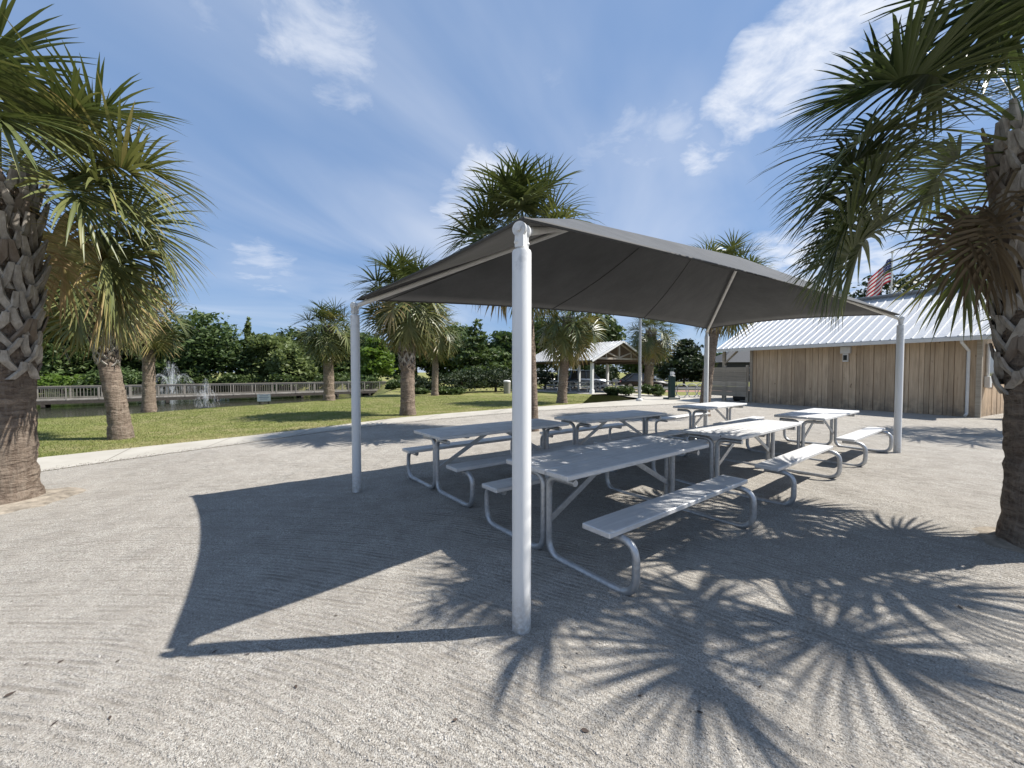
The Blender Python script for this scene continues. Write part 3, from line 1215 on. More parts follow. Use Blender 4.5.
def palm(label, base, lean, h, r0, Lp, Lb, nfr, boots, seed, nl=22, dead_az=None, tshift=0.0, thin=None, plan=None, seg=5, fold=True, dead=2, pmin=-50, clearz=0.0, gravk=1.0, group='cabbage palms in the park', old=0.0, r1=None):
    rng = np.random.default_rng(seed)
    root = thing('palm_tree', label, 'palm tree', base, 0, group)
    r1 = r1 or r0 * 0.86

    def axis(t):
        return Vector((lean[0] * t ** 1.4, lean[1] * t ** 1.4, h * t))
    # trunk
    mb = MB()
    nr, nsd = max(16, int(h * 15)), 32
    vs, fs = [], []
    ph = rng.uniform(0, 6, 4)
    for i in range(nr + 1):
        t = i / nr
        c = axis(t) + (Vector((0, 0, -0.06)) if i == 0 else Vector())
        zz = h * t
        flare = 0.22 * math.exp(-zz / 0.22)
        rr = (r0 + (r1 - r0) * t) * (1 + flare) * (1 + 0.016 * math.sin(zz * 19 + ph[0]) + 0.022 * rng.normal())
        for k in range(nsd):
            a = 2 * PI * k / nsd
            q = rr * (1 + 0.03 * math.sin(3 * a + ph[1] + zz) + 0.02 * rng.normal() + 0.02 * math.sin(9 * a + 5 * math.sin(zz * 7 + ph[2])))
            vs.append(c + Vector((math.cos(a) * q, math.sin(a) * q, 0)))
    for i in range(nr):
        for k in range(nsd):
            k2 = (k + 1) % nsd
            fs.append((i * nsd + k, i * nsd + k2, (i + 1) * nsd + k2, (i + 1) * nsd + k))
    fs.append(tuple(nr * nsd + k for k in range(nsd)))
    mb.add(vs, fs)
    tr = mb.build('trunk', M['bark'], root, True, 60)
    # old leaf bases in a criss-cross
    if boots > 0:
        mb = MB()
        z = h * (1 - boots)
        i = 0
        while z < h + 0.05:
            t = z / h
            c = axis(min(1, t))
            a = i * 2.39996 + rng.normal(0, 0.06)
            rr = r0 + (r1 - r0) * t
            grow = min(1.0, 0.55 + (t - (1 - boots)) / boots)
            ln = r0 * rng.uniform(1.1, 1.5) * grow
            wd = r0 * rng.uniform(0.38, 0.50)
            out = rng.uniform(0.16, 0.34)
            e = Vector((math.cos(a), math.sin(a), 0))
            s = Vector((-math.sin(a), math.cos(a), 0))
            skew = (1 if i % 2 else -1) * rng.uniform(0.25, 0.6)
            tone = rng.uniform(0, 0.75) if rng.random() < 0.7 else 1.0
            for arm in (-1, 1):
                b0 = c + e * rr * 0.9 + s * arm * wd * 0.95
                m0 = c + e * (rr + ln * out * 0.5) + s * arm * wd * 0.35 + Vector((0, 0, ln * 0.5))
                t0_ = c + e * (rr + ln * out) + s * (wd * 0.16 * arm + skew * wd * 0.4) + Vector((0, 0, ln * rng.uniform(0.85, 1.1)))
                hw, th = wd * 0.36, r0 * 0.10
                ring = []
                for (p, k) in ((b0, 1.0), (m0, 0.95), (t0_, 0.6)):
                    ring += [p - s * hw * k, p + s * hw * k, p + s * hw * k * 0.7 + e * th * k, p - s * hw * k * 0.7 + e * th * k]
                ff = []
                for q in range(2):
                    for k in range(4):
                        k2 = (k + 1) % 4
                        ff.append((q * 4 + k, q * 4 + k2, q * 4 + 4 + k2, q * 4 + 4 + k))
                ff.append((8, 9, 10, 11))
                mb.add(ring, ff, tone)
            z += r0 * 0.072
            i += 1
        mb.build('leaf_boots', M['boot'], tr)
    # crown
    lv = Leaves()
    top = axis(1.0)
    for i in range(len(plan) if plan else nfr):
        f = (i + 0.5) / nfr
        az = i * 2.39996 + rng.normal(0, 0.18)
        pitch = R(84) - (R(84) - R(pmin)) * f ** 0.92 + rng.normal(0, R(6))
        if plan:
            az, pitch = R(plan[i][0]) + rng.normal(0, 0.05), R(plan[i][1])
            f = min(0.95, max(0.05, (84 - plan[i][1]) / 95))
        if thin and f > 0.34 and thin[0] < (az % (2 * PI)) < thin[1]:
            continue
        p0 = top + Vector((math.cos(az) * r1 * 0.6, math.sin(az) * r1 * 0.6, 0.32 - 0.5 * f))
        young = max(0, 1 - f * 3.2)
        lp = Lp * (0.75 + 0.35 * min(1, f * 1.6)) * rng.uniform(0.85, 1.1)
        lb = Lb * (1 - 0.12 * young) * rng.uniform(0.9, 1.08)
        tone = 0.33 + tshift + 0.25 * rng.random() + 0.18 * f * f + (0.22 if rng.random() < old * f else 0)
        frond(lv, rng, p0, az, pitch, lp, lb, R(34) + R(40) * f * rng.uniform(0.6, 1.2), nl, seg, fold, tone,
              gravk * (0.22 + 0.75 * f * rng.uniform(0.6, 1.3)), dry=0.05 + 0.3 * f)
    lv.build('crown', M['palm'], root)
    if dead:
        lv = Leaves()
        for i in range(dead):
            az = rng.uniform(0, 6.28) if dead_az is None else dead_az[i]
            p0 = top + Vector((math.cos(az) * r1, math.sin(az) * r1, -0.2))
            frond(lv, rng, p0, az, R(-50), Lp * 0.55, Lb * 0.72, R(50), max(9, nl // 2), seg, fold, rng.uniform(0.2, 0.9), 1.9)
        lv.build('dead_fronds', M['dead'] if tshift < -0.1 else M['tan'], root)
    return root


def dirt_bed(p, r, label, seed):
    rng = random.Random(seed)
    vs = [(0, 0, 0.05)]
    N = 28
    for ring, (q, z) in enumerate(((0.55, 0.045), (0.8, 0.025), (1.0, 0.008))):
        for k in range(N):
            a = 2 * PI * k / N
            rr = r * q * (1 + rng.uniform(-0.12, 0.12))
            vs.append((math.cos(a) * rr, math.sin(a) * rr, z + rng.uniform(-0.006, 0.006) if ring < 2 else 0.0))
    fs = [(0, 1 + k, 1 + (k + 1) % N) for k in range(N)]
    for ring in range(2):
        for k in range(N):
            a, b = 1 + ring * N + k, 1 + ring * N + (k + 1) % N
            fs.append((a, a + N, b + N, b))
    mb = MB()
    mb.add(vs, fs)
    ob = mb.build('soil_ring', M['dirt'], None, True, 80)
    ob.location = (p[0], p[1], 0.006)
    tag(ob, kind='structure')


# the big palm at the left edge
pl = at(3, 503)
palm('large palm at the left edge, thick trunk with grey criss-cross leaf bases above brown bark', pl, (0.10, 0.0), 3.78, 0.285, 0.95, 0.95, 46, 0.60, 11,
     nl=27, seg=5, gravk=0.8, pmin=-10, tshift=0.07,
     plan=[(90, 80), (200, 75), (320, 72), (60, 60), (10, 62), (345, 50), (30, 42), (300, 54), (0, 30), (20, 12), (343, 14), (5, -8), (30, -15), (50, 5), (70, 25),
           (100, 40), (120, 10), (150, 30), (180, 45), (180, 0), (220, 30), (250, 45), (275, 40), (150, -10), (90, -8), (215, 0), (240, 10), (42, -24), (14, -22), (355, 22), (322, 34)], old=0.2, dead=1, r1=0.265, dead_az=[2.2])
dirt_bed(at(8, 503), 0.62, '', 1)
# the big palm at the right edge
pr = at(1046, 549)
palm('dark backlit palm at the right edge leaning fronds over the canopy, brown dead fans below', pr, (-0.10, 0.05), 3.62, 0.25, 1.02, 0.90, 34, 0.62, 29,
     nl=28, seg=5, gravk=0.75, pmin=-4, tshift=-0.20,  # negative shift paints the backlit shade into the crown's leaf colour
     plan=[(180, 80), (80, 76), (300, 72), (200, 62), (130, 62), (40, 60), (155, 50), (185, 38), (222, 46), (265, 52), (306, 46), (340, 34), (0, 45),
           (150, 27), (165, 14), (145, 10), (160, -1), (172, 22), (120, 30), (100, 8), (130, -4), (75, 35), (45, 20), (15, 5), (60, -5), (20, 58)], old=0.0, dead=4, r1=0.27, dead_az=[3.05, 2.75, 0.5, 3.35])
dirt_bed(pr, 0.5, '', 2)
b2 = at(121, 438.5)
palm('leaning palm on the lawn left of the fountain with a hanging tan dead frond', b2, (-0.66, 0.0), 3.5, 0.205, 0.62, 0.76, 36, 0.50, 37, nl=18, seg=4, fold=False, dead=2, pmin=-38, old=0.35, dead_az=[-0.5, -1.9])
b3 = at(149, 410.5)
palm('shorter palm at the pond bank right behind the leaning palm', b3, (0.1, 0.0), 3.85, 0.22, 0.7, 0.9, 30, 0.3, 41, nl=15, seg=4, fold=False, dead=1, pmin=-45, old=0.4)
b4 = at(329, 400.5)
palm('small round palm at the pond bank right of the white lawn sign', b4, (0.0, 0.0), 3.95, 0.28, 0.75, 0.98, 44, 0.45, 43, nl=15, seg=4, fold=False, dead=2, pmin=-58, old=0.3)
b5 = at(408, 415)
palm('full palm on the lawn just right of the left canopy post', b5, (-0.05, 0.0), 4.25, 0.26, 0.85, 1.0, 46, 0.62, 47, nl=18, seg=4, fold=False, dead=2, pmin=-58, old=0.35)
b6 = at(435, 395.5)
palm('slim palm before the dark hedge, second to the right of the left post', b6, (0.1, 0), 4.4, 0.22, 0.85, 1.05, 38, 0.4, 53, nl=14, seg=4, fold=False, dead=2, pmin=-58, old=0.3)
b7 = at(533, 431)
palm('tall palm behind the front post whose crown stands above the canopy peak', b7, (-0.28, 0.0), 5.15, 0.15, 0.95, 1.10, 40, 0.3, 59, nl=21, seg=4, fold=False, dead=1, pmin=-45, old=0.2)
b8 = at(562, 403)
palm('palm in front of the open pavilion with yellowish lower fronds', b8, (0.35, 0), 4.2, 0.25, 1.0, 1.15, 42, 0.5, 61, nl=16, seg=4, fold=False, dead=1, pmin=-50, old=0.6)
b9 = at(648, 392)
palm('palm behind the grey light pole at the right of the pavilion gable', b9, (0.2, 0), 4.6, 0.36, 1.0, 1.15, 40, 0.55, 67, nl=14, seg=4, fold=False, dead=2, pmin=-50, old=0.5)
b10 = at(704, 416)
palm('leaning palm behind the rear canopy post with its crown above the building roof', b10, (0.80, 0.3), 4.95, 0.18, 0.80, 1.02, 40, 0.4, 71, nl=17, seg=4, fold=False, dead=2, pmin=-52, old=0.25)
# stands right of the frame; only its shade reaches the gravel by the building
palm('palm beyond the right side of the picture shading gravel by the building', (14.6, 10.3, 0), (0, 0), 3.9, 0.25, 1.0, 1.0, 30, 0.35, 73, nl=12, seg=3, fold=False, dead=1, pmin=-45)

# ================================================================== TREES


def leaf_cloud(rng, blobs, n, size, ncl=26, spread=0.30, flat=0.6, tone_sd=0.18):
    """leaf faces in clumps over the shells of several lumps"""
    P, T = [], []
    wts = np.array([b[1][0] * b[1][1] + b[1][1] * b[1][2] for b in blobs])
    wts = wts / wts.sum()
    for (c, rad), w in zip(blobs, wts):
        m = int(n * w)
        cl = rng.normal(size=(ncl, 3))
        cl /= np.linalg.norm(cl, axis=1, keepdims=True)
        cl *= rng.uniform(0.55, 1.05, (ncl, 1))
        ct = rng.normal(0.5, tone_sd, ncl)
        k = rng.integers(0, ncl, m)
        q = cl[k] + rng.normal(0, spread, (m, 3)) * np.array([1, 1, 0.7])
        P.append(np.array(c) + q * np.array(rad))
        T.append(ct[k] + rng.normal(0, 0.1, m))
    P, T = np.concatenate(P), np.concatenate(T)
    m = len(P)
    a = rng.normal(size=(m, 3))
    a[:, 2] *= flat
    a /= np.linalg.norm(a, axis=1, keepdims=True)
    b = np.cross(a, rng.normal(size=(m, 3)))
    b /= np.linalg.norm(b, axis=1, keepdims=True)
    s = size * rng.uniform(0.6, 1.4, (m, 1))
    V = np.stack([P - a * s, P - b * s * 0.45, P + a * s, P + b * s * 0.45], 1).reshape(-1, 3)
    Fc = np.arange(m * 4).reshape(m, 4)
    return V, Fc, np.clip(np.repeat(T, 4), 0, 1)


def limbs(rng, h, r, tips):
    mb = MB()
    fork = h * 0.32
    mb.tube([(0, 0, -0.2), (0.03 * h * rng.normal() * 0.4, 0, fork * 0.5), (0, 0, fork)], [r * 1.25, r, r * 0.85], 8)
    for tp in tips:
        tp = Vector(tp)
        mid = Vector((tp.x * 0.45, tp.y * 0.45, fork + (tp.z - fork) * 0.55))
        mb.tube([(0, 0, fork * 0.9), mid, tp], [r * 0.6, r * 0.35, r * 0.1], 6)
    return mb


def tree(name, label, base, h, w, m, seed, n=6500, kind='round', leaf=0.16, low=0.22, group=None, cat='tree'):
    rng = np.random.default_rng(seed)
    root = thing(name, label, cat, base, 0, group)
    blobs = []
    if kind == 'round':
        for i in range(9):
            a = i * 2.4
            rr = w * 0.5 * rng.uniform(0.35, 0.62)
            z = h * rng.uniform(low + 0.13, 0.80)
            q = w * rng.uniform(0.20, 0.30)
            blobs.append(((math.cos(a) * rr, math.sin(a) * rr, z), (q, q, q * rng.uniform(0.65, 0.85))))
        blobs.append(((0, 0, h * 0.80), (w * 0.25, w * 0.25, h * 0.18)))
        blobs.append(((0, 0, h * 0.5), (w * 0.33, w * 0.33, h * 0.26)))
    elif kind == 'cone':
        for i in range(12):
            t = i / 11
            q = w * 0.5 * (1 - t) ** 0.8 + 0.15
            a = i * 2.4
            blobs.append(((math.cos(a) * q * 0.35, math.sin(a) * q * 0.35, h * (low + (1 - low) * t * 0.97)), (q * 0.8, q * 0.8, h * 0.07)))
    elif kind == 'bush':
        for i in range(7):
            a = i * 2.4
            rr = w * 0.5 * rng.uniform(0.2, 0.68)
            q = w * rng.uniform(0.18, 0.27)
            blobs.append(((math.cos(a) * rr, math.sin(a) * rr, h * rng.uniform(0.35, 0.62)), (q, q, h * rng.uniform(0.3, 0.4))))
    V, Fc, T = leaf_cloud(rng, blobs, n, leaf, ncl=34 if kind == 'round' else 18, spread=0.21)
    V[:, 2] = np.maximum(V[:, 2], 0.02)
    np_mesh('crown' if kind != 'bush' else 'foliage', V, Fc, m, T, root)
    if kind == 'cone':
        mb = MB()
        mb.tube([(0, 0, -0.2), (0, 0, h * 0.5), (0, 0, h * 0.95)], [w * 0.05, w * 0.03, 0.02], 7)
        mb.build('trunk', M['treebark'], root, True)
    else:
        tips = [b[0] for b in blobs]
        limbs(rng, h, max(0.03, w * 0.022), tips).build('trunk' if kind == 'round' else 'stem', M['treebark'], root, True)
    return root


def gbase(px, Y):
    p = far(px, 372, Y)
    z = float(ground_z(np.array([p.x]), np.array([p.y]))[0])
    return Vector((p.x, p.y, z))


def hz(py, Y, base):
    """height of something whose top shows at a photo height"""
    return far(512, py, Y).z - base.z


TG = 'trees around the pond'
# name, label, px centre, top py, distance, px width, material, kind
trees = [
    ('oak_tree', 'dark oak behind the left palm trunk at the far side of the boardwalk', 40, 268, 52, 90, 'oak', 'round'),
    ('oak_tree', 'broad oak filling the gap between the two left palms across the pond', 80, 292, 58, 80, 'oak', 'round'),
    ('oak_tree', 'large dark oak right of the pond fountains, tallest along the far shore', 205, 312, 62, 96, 'oak', 'round'),
    ('oak_tree', 'dark oak behind the shorter bank palm across the water', 155, 318, 64, 80, 'shrub', 'round'),
    ('cypress_tree', 'thin bald cypress spire rising between dark oak and pale cypress', 249, 320, 66, 20, 'cypress', 'cone'),
    ('cypress_tree', 'pale feathery cypress right of the thin spire', 268, 335, 64, 46, 'cypress', 'round'),
    ('cypress_tree', 'shorter pale cypress at the left of the small round palm', 292, 345, 60, 38, 'cypress', 'round'),
    ('oak_tree', 'oak whose crown rises just left of the small round palm', 300, 332, 74, 62, 'shrub', 'round'),
    ('oak_tree', 'low spreading oak behind the small round palm', 345, 334, 70, 60, 'oak', 'round'),
    ('young_tree', 'bright lime green young tree right of the left canopy post', 376, 336, 52, 32, 'lime', 'round'),
    ('oak_tree', 'dark oak under the canopy eave behind the full palm', 415, 318, 60, 70, 'oak', 'round'),
    ('pine_tree', 'blue green conifer seen between the slim palm and front post', 476, 318, 42, 56, 'shrub', 'cone'),
    ('oak_tree', 'oak behind the hedge left of the front post', 455, 325, 62, 70, 'oak', 'round'),
    ('oak_tree', 'tall green tree behind the pavilion roof under the canopy', 590, 312, 56, 62, 'shrub', 'round'),
    ('oak_tree', 'tree showing through the posts at the left of the pavilion', 540, 322, 62, 66, 'oak', 'round'),
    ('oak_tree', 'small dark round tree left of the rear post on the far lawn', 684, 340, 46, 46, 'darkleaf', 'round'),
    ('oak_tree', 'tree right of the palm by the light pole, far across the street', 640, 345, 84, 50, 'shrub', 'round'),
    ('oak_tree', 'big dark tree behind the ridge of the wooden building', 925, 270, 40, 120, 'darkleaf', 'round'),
    ('oak_tree', 'oak filling the gap just left of the front post behind the hedge', 503, 330, 54, 54, 'oak', 'round'),
    ('oak_tree', 'low tree far behind the left end of the building roof', 735, 352, 78, 60, 'oak', 'round'),
    ('oak_tree', 'dark tree half seen past the left frame edge over the water', -40, 262, 50, 110, 'oak', 'round'),
]
for i, (nm, lab, px, py, Y, wpx, mm, kd) in enumerate(trees):
    b = gbase(px, Y)
    if b.z < -0.5:
        b.z = -0.9
    h = hz(py, Y, b)
    w = wpx * Y / F
    lw = 0.02 if kd == 'round' and b.x < 0 else 0.2
    tree(nm, lab, b, h, w, M[mm], 200 + i, n=11000 if kd == 'round' else 5000, kind=kd, leaf=0.34 if Y > 50 else 0.24, low=lw if kd == 'round' else 0.08, group=TG)

BG = 'shrubs along the far lawn edge'
bushes = [
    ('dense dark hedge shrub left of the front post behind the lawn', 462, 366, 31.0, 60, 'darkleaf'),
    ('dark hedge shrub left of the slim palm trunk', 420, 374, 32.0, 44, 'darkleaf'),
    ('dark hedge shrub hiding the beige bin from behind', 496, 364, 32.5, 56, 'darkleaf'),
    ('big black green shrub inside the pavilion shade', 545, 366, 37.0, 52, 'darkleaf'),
    ('grey green bush on the shore right of the cypresses', 282, 371, 57, 34, 'shrub'),
    ('leafy bush at the right end of the boardwalk', 392, 380, 36, 18, 'shrub'),
    ('low clipped shrub row end nearest the light pole', 655, 385, 26.5, 24, 'shrub'),
    ('low clipped shrub left of the light pole', 626, 386, 26.8, 20, 'shrub'),
    ('small clipped shrub beside the pavilion corner post', 612, 387, 27.2, 14, 'shrub'),
    ('yellow green shore bush left of the leaning palm trunk across the water', 62, 372, 50, 60, 'lime'),
    ('leafy shore bush right of the leaning palm across the water', 112, 366, 52, 60, 'oak'),
    ('dark shore bush under the largest oak', 190, 374, 58, 60, 'shrub'),
    ('shore bush between oak and cypress at the water', 240, 372, 60, 50, 'shrub'),
    ('dark bush below the round palm crown at the shore', 330, 372, 58, 50, 'shrub'),
    ('shore bush behind the left canopy post', 362, 374, 50, 40, 'oak'),
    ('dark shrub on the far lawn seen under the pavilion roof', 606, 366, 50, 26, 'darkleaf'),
    ('green shore bush behind the left palm trunk', 18, 362, 48, 60, 'oak'),
    ('low ground shrub in front of the dark hedge', 448, 387, 28.5, 30, 'shrub'),
    ('low ground shrub by the slim palm foot', 418, 388, 29, 22, 'shrub'),
]
for i, (lab, px, py, Y, wpx, mm) in enumerate(bushes):
    b = gbase(px, Y)
    if b.z < -0.5:
        b.z = -0.9
    tree('shrub', lab, b, hz(py, Y, b), wpx * Y / F, M[mm], 400 + i, n=2600, kind='bush', leaf=0.11 if Y < 40 else 0.24, group=BG, cat='shrub')

# ================================================================== WOODEN BUILDING
Rc = at(976, 417.5)
Lc_ = at(752, 402.5)
e_ = (Lc_ - Rc)
WL = e_.length
ang = math.atan2(e_.y, e_.x)
bld = thing('wooden_building', 'low building clad in weathered vertical boards with a ribbed metal gable roof', 'building', Rc, ang)
# local x: along the front to the left; +y towards the gravel
D = 8.0
rng = random.Random(5)
EZ, RZ, OV = 2.86, 5.2, 0.5
mb = MB()
x = 0.0
while x < WL - 0.02:
    w = rng.choice((0.12, 0.15, 0.19, 0.24, 0.28))
    w = min(w, WL - x)
    d = rng.uniform(0.015, 0.055)
    mb.box((x + w / 2, d / 2, 1.42), (w - 0.012, d, 2.84), tone=rng.random())
    x += w
mb.box((WL / 2, -0.03, 1.42), (WL, 0.055, 2.84), tone=1.0)
mb.build('front_wall', M['cladding'], bld)


def gable(xp, sgn, name):
    mb = MB()
    y = 0.0
    while y < D:
        w = rng.choice((0.14, 0.18, 0.22, 0.26))
        w = min(w, D - y)
        ym = y + w / 2
        top = EZ - 0.1 + (RZ - EZ) * (1 - abs(ym - D / 2) / (D / 2)) * 0.97
        d = rng.uniform(0.02, 0.04)
        mb.box((xp + sgn * d / 2, -ym, top / 2), (d, w - 0.006, top), tone=rng.random())
        y += w
    return mb.build(name, M['cladding'], bld)


gable(-0.003, -1, 'side_wall')
gable(WL + 0.003, 1, 'side_wall')
mb = MB()
mb.box((WL / 2, -D + 0.05, 1.4), (WL, 0.1, 2.8))
mb.build('back_wall', M['cladding'], bld)
for (xx, yy) in ((-0.05, 0.065), (WL + 0.03, 0.065)):
    mb = MB()
    mb.box((xx, yy - 0.02, 1.4), (0.13, 0.10, 2.8), tone=0.45)
    mb.build('corner_board', M['boards'], bld)
# roof: two ribbed slopes
RX0, RX1 = -0.5, 9.6


def ribbed(x0, x1, ya, za, yb, zb, rib, name, parent, m, hgt=0.03):
    mb = MB()
    nseg = max(2, int((x1 - x0) / rib))
    prof = []
    for k in range(nseg):
        q = x0 + (x1 - x0) * k / nseg
        p = (x1 - x0) / nseg
        prof += [(q, 0), (q + p * 0.72, 0), (q + p * 0.78, hgt), (q + p * 0.92, hgt), (q + p * 0.98, 0)]
    prof.append((x1, 0))
    vs, fs = [], []
    for (q, h) in prof:
        vs += [(q, ya, za + h), (q, yb, zb + h), (q, yb, zb - 0.03), (q, ya, za - 0.03)]
    for k in range(len(prof) - 1):
        a = k * 4
        fs += [(a, a + 4, a + 5, a + 1), (a + 3, a + 2, a + 6, a + 7), (a, a + 3, a + 7, a + 4), (a + 1, a + 5, a + 6, a + 2)]
    n = len(prof) - 1
    fs += [(0, 1, 2, 3), (n * 4 + 3, n * 4 + 2, n * 4 + 1, n * 4)]
    mb.add(vs, fs)
    return mb.build(name, m, parent)


rf = ribbed(RX0, RX1, OV, EZ, -D / 2, RZ, 0.30, 'roof', bld, M['roof'])
ribbed(RX0, RX1, -D - OV, EZ, -D / 2 - 0.001, RZ - 0.002, 0.30, 'roof', bld, M['roof'])
mb = MB()
mb.bar((RX0 - .02, -D / 2 - 0.13, RZ + 0.0), (RX1 + .02, -D / 2 - 0.13, RZ + 0.0), 0.30, 0.02, up=(0, 0.46, 0.89))
mb.bar((RX0 - .02, -D / 2 + 0.13, RZ + 0.0), (RX1 + .02, -D / 2 + 0.13, RZ + 0.0), 0.30, 0.02, up=(0, -0.46, 0.89))
for w in range(len(mb.v)):
    vx, vy, vz = mb.v[w]
    mb.v[w] = (vx, vy, vz + 0.02)
mb.build('ridge_cap', M['roof'], rf)
mb = MB()
mb.box(((RX0 + RX1) / 2, OV + 0.012, EZ - 0.095), (RX1 - RX0 + 0.02, 0.03, 0.13))
mb.build('fascia', M['trim'], bld)
mb = MB()
mb.box(((RX0 + RX1) / 2, OV / 2 + 0.02, EZ - 0.06), (RX1 - RX0 - 0.06, OV - 0.06, 0.02))
mb.build('soffit', M['soffit'], bld)
# rake boards
for xx in (RX0 - 0.012, RX1 + 0.012):
    mb = MB()
    mb.bar((xx, OV, EZ - 0.10), (xx, -D / 2, RZ - 0.10), 0.02, 0.14, up=(0, 0, 1))
    mb.bar((xx, -D - OV, EZ - 0.10), (xx, -D / 2 - 0.02, RZ - 0.10), 0.02, 0.14, up=(0, 0, 1))
    mb.build('rake_board', M['trim'], bld)
mb = MB()
mb.tube(rounded([(0.30, OV - 0.06, EZ - 0.12), (0.30, OV - 0.06, EZ - 0.22), (0.20, 0.12, 2.35), (0.20, 0.12, 0.12), (0.20, 0.28, 0.06)], 0.07, 4), 0.045, 10)
mb.build('downspout', M['trim'], bld, True)
mb = MB()
mb.box((3.80, 0.12, 2.55), (0.36, 0.14, 0.30), ch=0.012)
mb.box((3.80, 0.10, 2.22), (0.20, 0.10, 0.36), ch=0.01)
lt = mb.build('wall_lamp', M['trim'], bld)
mb = MB()
mb.box((3.80, 0.155, 2.22), (0.13, 0.02, 0.22))
mb.build('lamp_glass', M['glass'], lt)
# window and pipe on the right-hand side wall
mb = MB()
for (yy, zz, sy, sz) in ((-1.25, 2.40, 1.0, 0.09), (-1.25, 1.25, 1.0, 0.09), (-0.80, 1.82, 0.09, 1.1), (-1.70, 1.82, 0.09, 1.1)):
    mb.box((-0.07, yy, zz), (0.06, sy, sz))
wf = mb.build('window', M['whitepaint'], bld)
mb = MB()
mb.box((-0.056, -1.25, 1.82), (0.02, 0.82, 1.06))
mb.build('pane', M['glass'], wf)
mb = MB()
mb.tube([(-0.10, -0.62, 1.1), (-0.10, -0.62, 2.6)], 0.05, 10)
mb.box((-0.12, -0.62, 1.25), (0.14, 0.24, 0.40), ch=0.01)
mb.build('meter_pipe', M['trim'], bld, True)
# porch at the left end: two posts with brackets
for xx in (WL + 1.55,):
    mb = MB()
    mb.box((xx, 0.05, 1.4), (0.14, 0.14, 2.8), tone=0.4)
    mb.bar((xx - 0.05, 0.05, 2.1), (xx - 0.75, 0.05, 2.72), 0.08, 0.08, tone=0.4)
    mb.build('porch_post', M['boards'], bld)
# equipment screen of horizontal boards
ca, sa = math.cos(ang), math.sin(ang)


def bl(x, y, z=0):
    return Vector((Rc.x + ca * x - sa * y, Rc.y + sa * x + ca * y, z))


scr = thing('board_screen', 'grey screen of wide horizontal boards standing left of the wooden wall', 'fence', bl(WL + 0.15, 0.25), ang)
mb = MB()
for k in range(6):
    mb.box((1.25, 0, 0.42 + k * 0.262), (2.5, 0.045, 0.254), tone=rng.random())
mb.build('board_panel', M['boards'], scr)
for xx in (0.02, 1.25, 2.48):
    mb = MB()
    mb.box((xx, -0.078, 0.98), (0.11, 0.10, 1.96), tone=0.5)
    mb.build('post', M['boards'], scr)
# low plank fence beyond the right corner
fn = thing('plank_fence', 'short upright plank fence beyond the right corner of the wooden building', 'fence', bl(-0.55, -0.35), ang + PI)
mb = MB()
for k in range(14):
    mb.box((0.09 + k * 0.19, 0, 0.66), (0.18, 0.03, 1.30 + rng.uniform(-0.02, 0.02)), tone=rng.random())
mb.build('plank_panel', M['cladding'], fn)
for xx in (0.1, 2.5):
    mb = MB()
    mb.box((xx, 0.068, 0.65), (0.1, 0.1, 1.3), tone=0.5)
    mb.build('post', M['boards'], fn)
# dark cart below the screen
bx = thing('utility_box', 'squat dark equipment box at the foot of the grey board screen', 'box', bl(WL + 0.75, -0.45), ang)
mb = MB()
mb.box((0, 0, 0.30), (0.9, 0.5, 0.46), ch=0.03)
mb.build('body', M['darkmetal'], bx)
mb = MB()
mb.box((0, 0, 0.55), (0.96, 0.56, 0.05), ch=0.015)
mb.build('lid', M['black'], bx)
for xx in (-0.36, 0.36):
    mb = MB()
    mb.box((xx, 0, 0.035), (0.08, 0.44, 0.07))
    mb.build('foot', M['black'], bx)

# ================================================================== PICNIC PAVILION
gdir = Vector((0.8, 0.6, 0))
pc = at(592, 394)
pav = thing('pavilion', 'open picnic pavilion with white posts, timber gable truss and ribbed metal roof', 'pavilion', pc, math.atan2(0.6, 0.8))
GW, GD = 6.0, 7.0
pe, pz = 2.42, 3.98
# local x along the gable, +y to the back
mb = MB()
mb.box((GW / 2, GD / 2, -0.01), (GW + 1.2, GD + 1.2, 0.07))
mb.build('floor_slab', M['concrete'], pav)
for xx in (0.1, GW - 0.1):
    for yy in (0.1, GD / 2, GD - 0.1):
        mb = MB()
        mb.box((xx, yy, 1.18), (0.20, 0.20, 2.30), ch=0.01)
        mb.box((xx, yy, 0.16), (0.28, 0.28, 0.28), ch=0.01)
        mb.build('post', M['whitepaint'], pav)
for xx in (0.1, GW - 0.1):
    mb = MB()
    mb.box((xx, GD / 2, 2.36), (0.16, GD + 0.5, 0.20))
    mb.build('beam', M['soffit'], pav)


def pav_slope(x0, z0, x1, z1):
    mb = MB()
    N = 24
    y0, y1 = -0.45, GD + 0.45
    prof = []
    for k in range(N):
        q, p = y0 + (y1 - y0) * k / N, (y1 - y0) / N
        prof += [(q, 0), (q + p * 0.70, 0), (q + p * 0.77, 0.03), (q + p * 0.92, 0.03), (q + p * 0.98, 0)]
    prof.append((y1, 0))
    vs, fs = [], []
    for (q, h) in prof:
        vs += [(x0, q, z0 + h), (x1, q, z1 + h), (x1, q, z1 - 0.05), (x0, q, z0 - 0.05)]
    for k in range(len(prof) - 1):
        a = k * 4
        fs += [(a, a + 1, a + 5, a + 4), (a + 3, a + 7, a + 6, a + 2), (a, a + 4, a + 7, a + 3), (a + 1, a + 2, a + 6, a + 5)]
    n = len(prof) - 1
    fs += [(0, 3, 2, 1), (n * 4, n * 4 + 1, n * 4 + 2, n * 4 + 3)]
    mb.add(vs, fs)
    return mb.build('roof', M['pavroof'], pav)


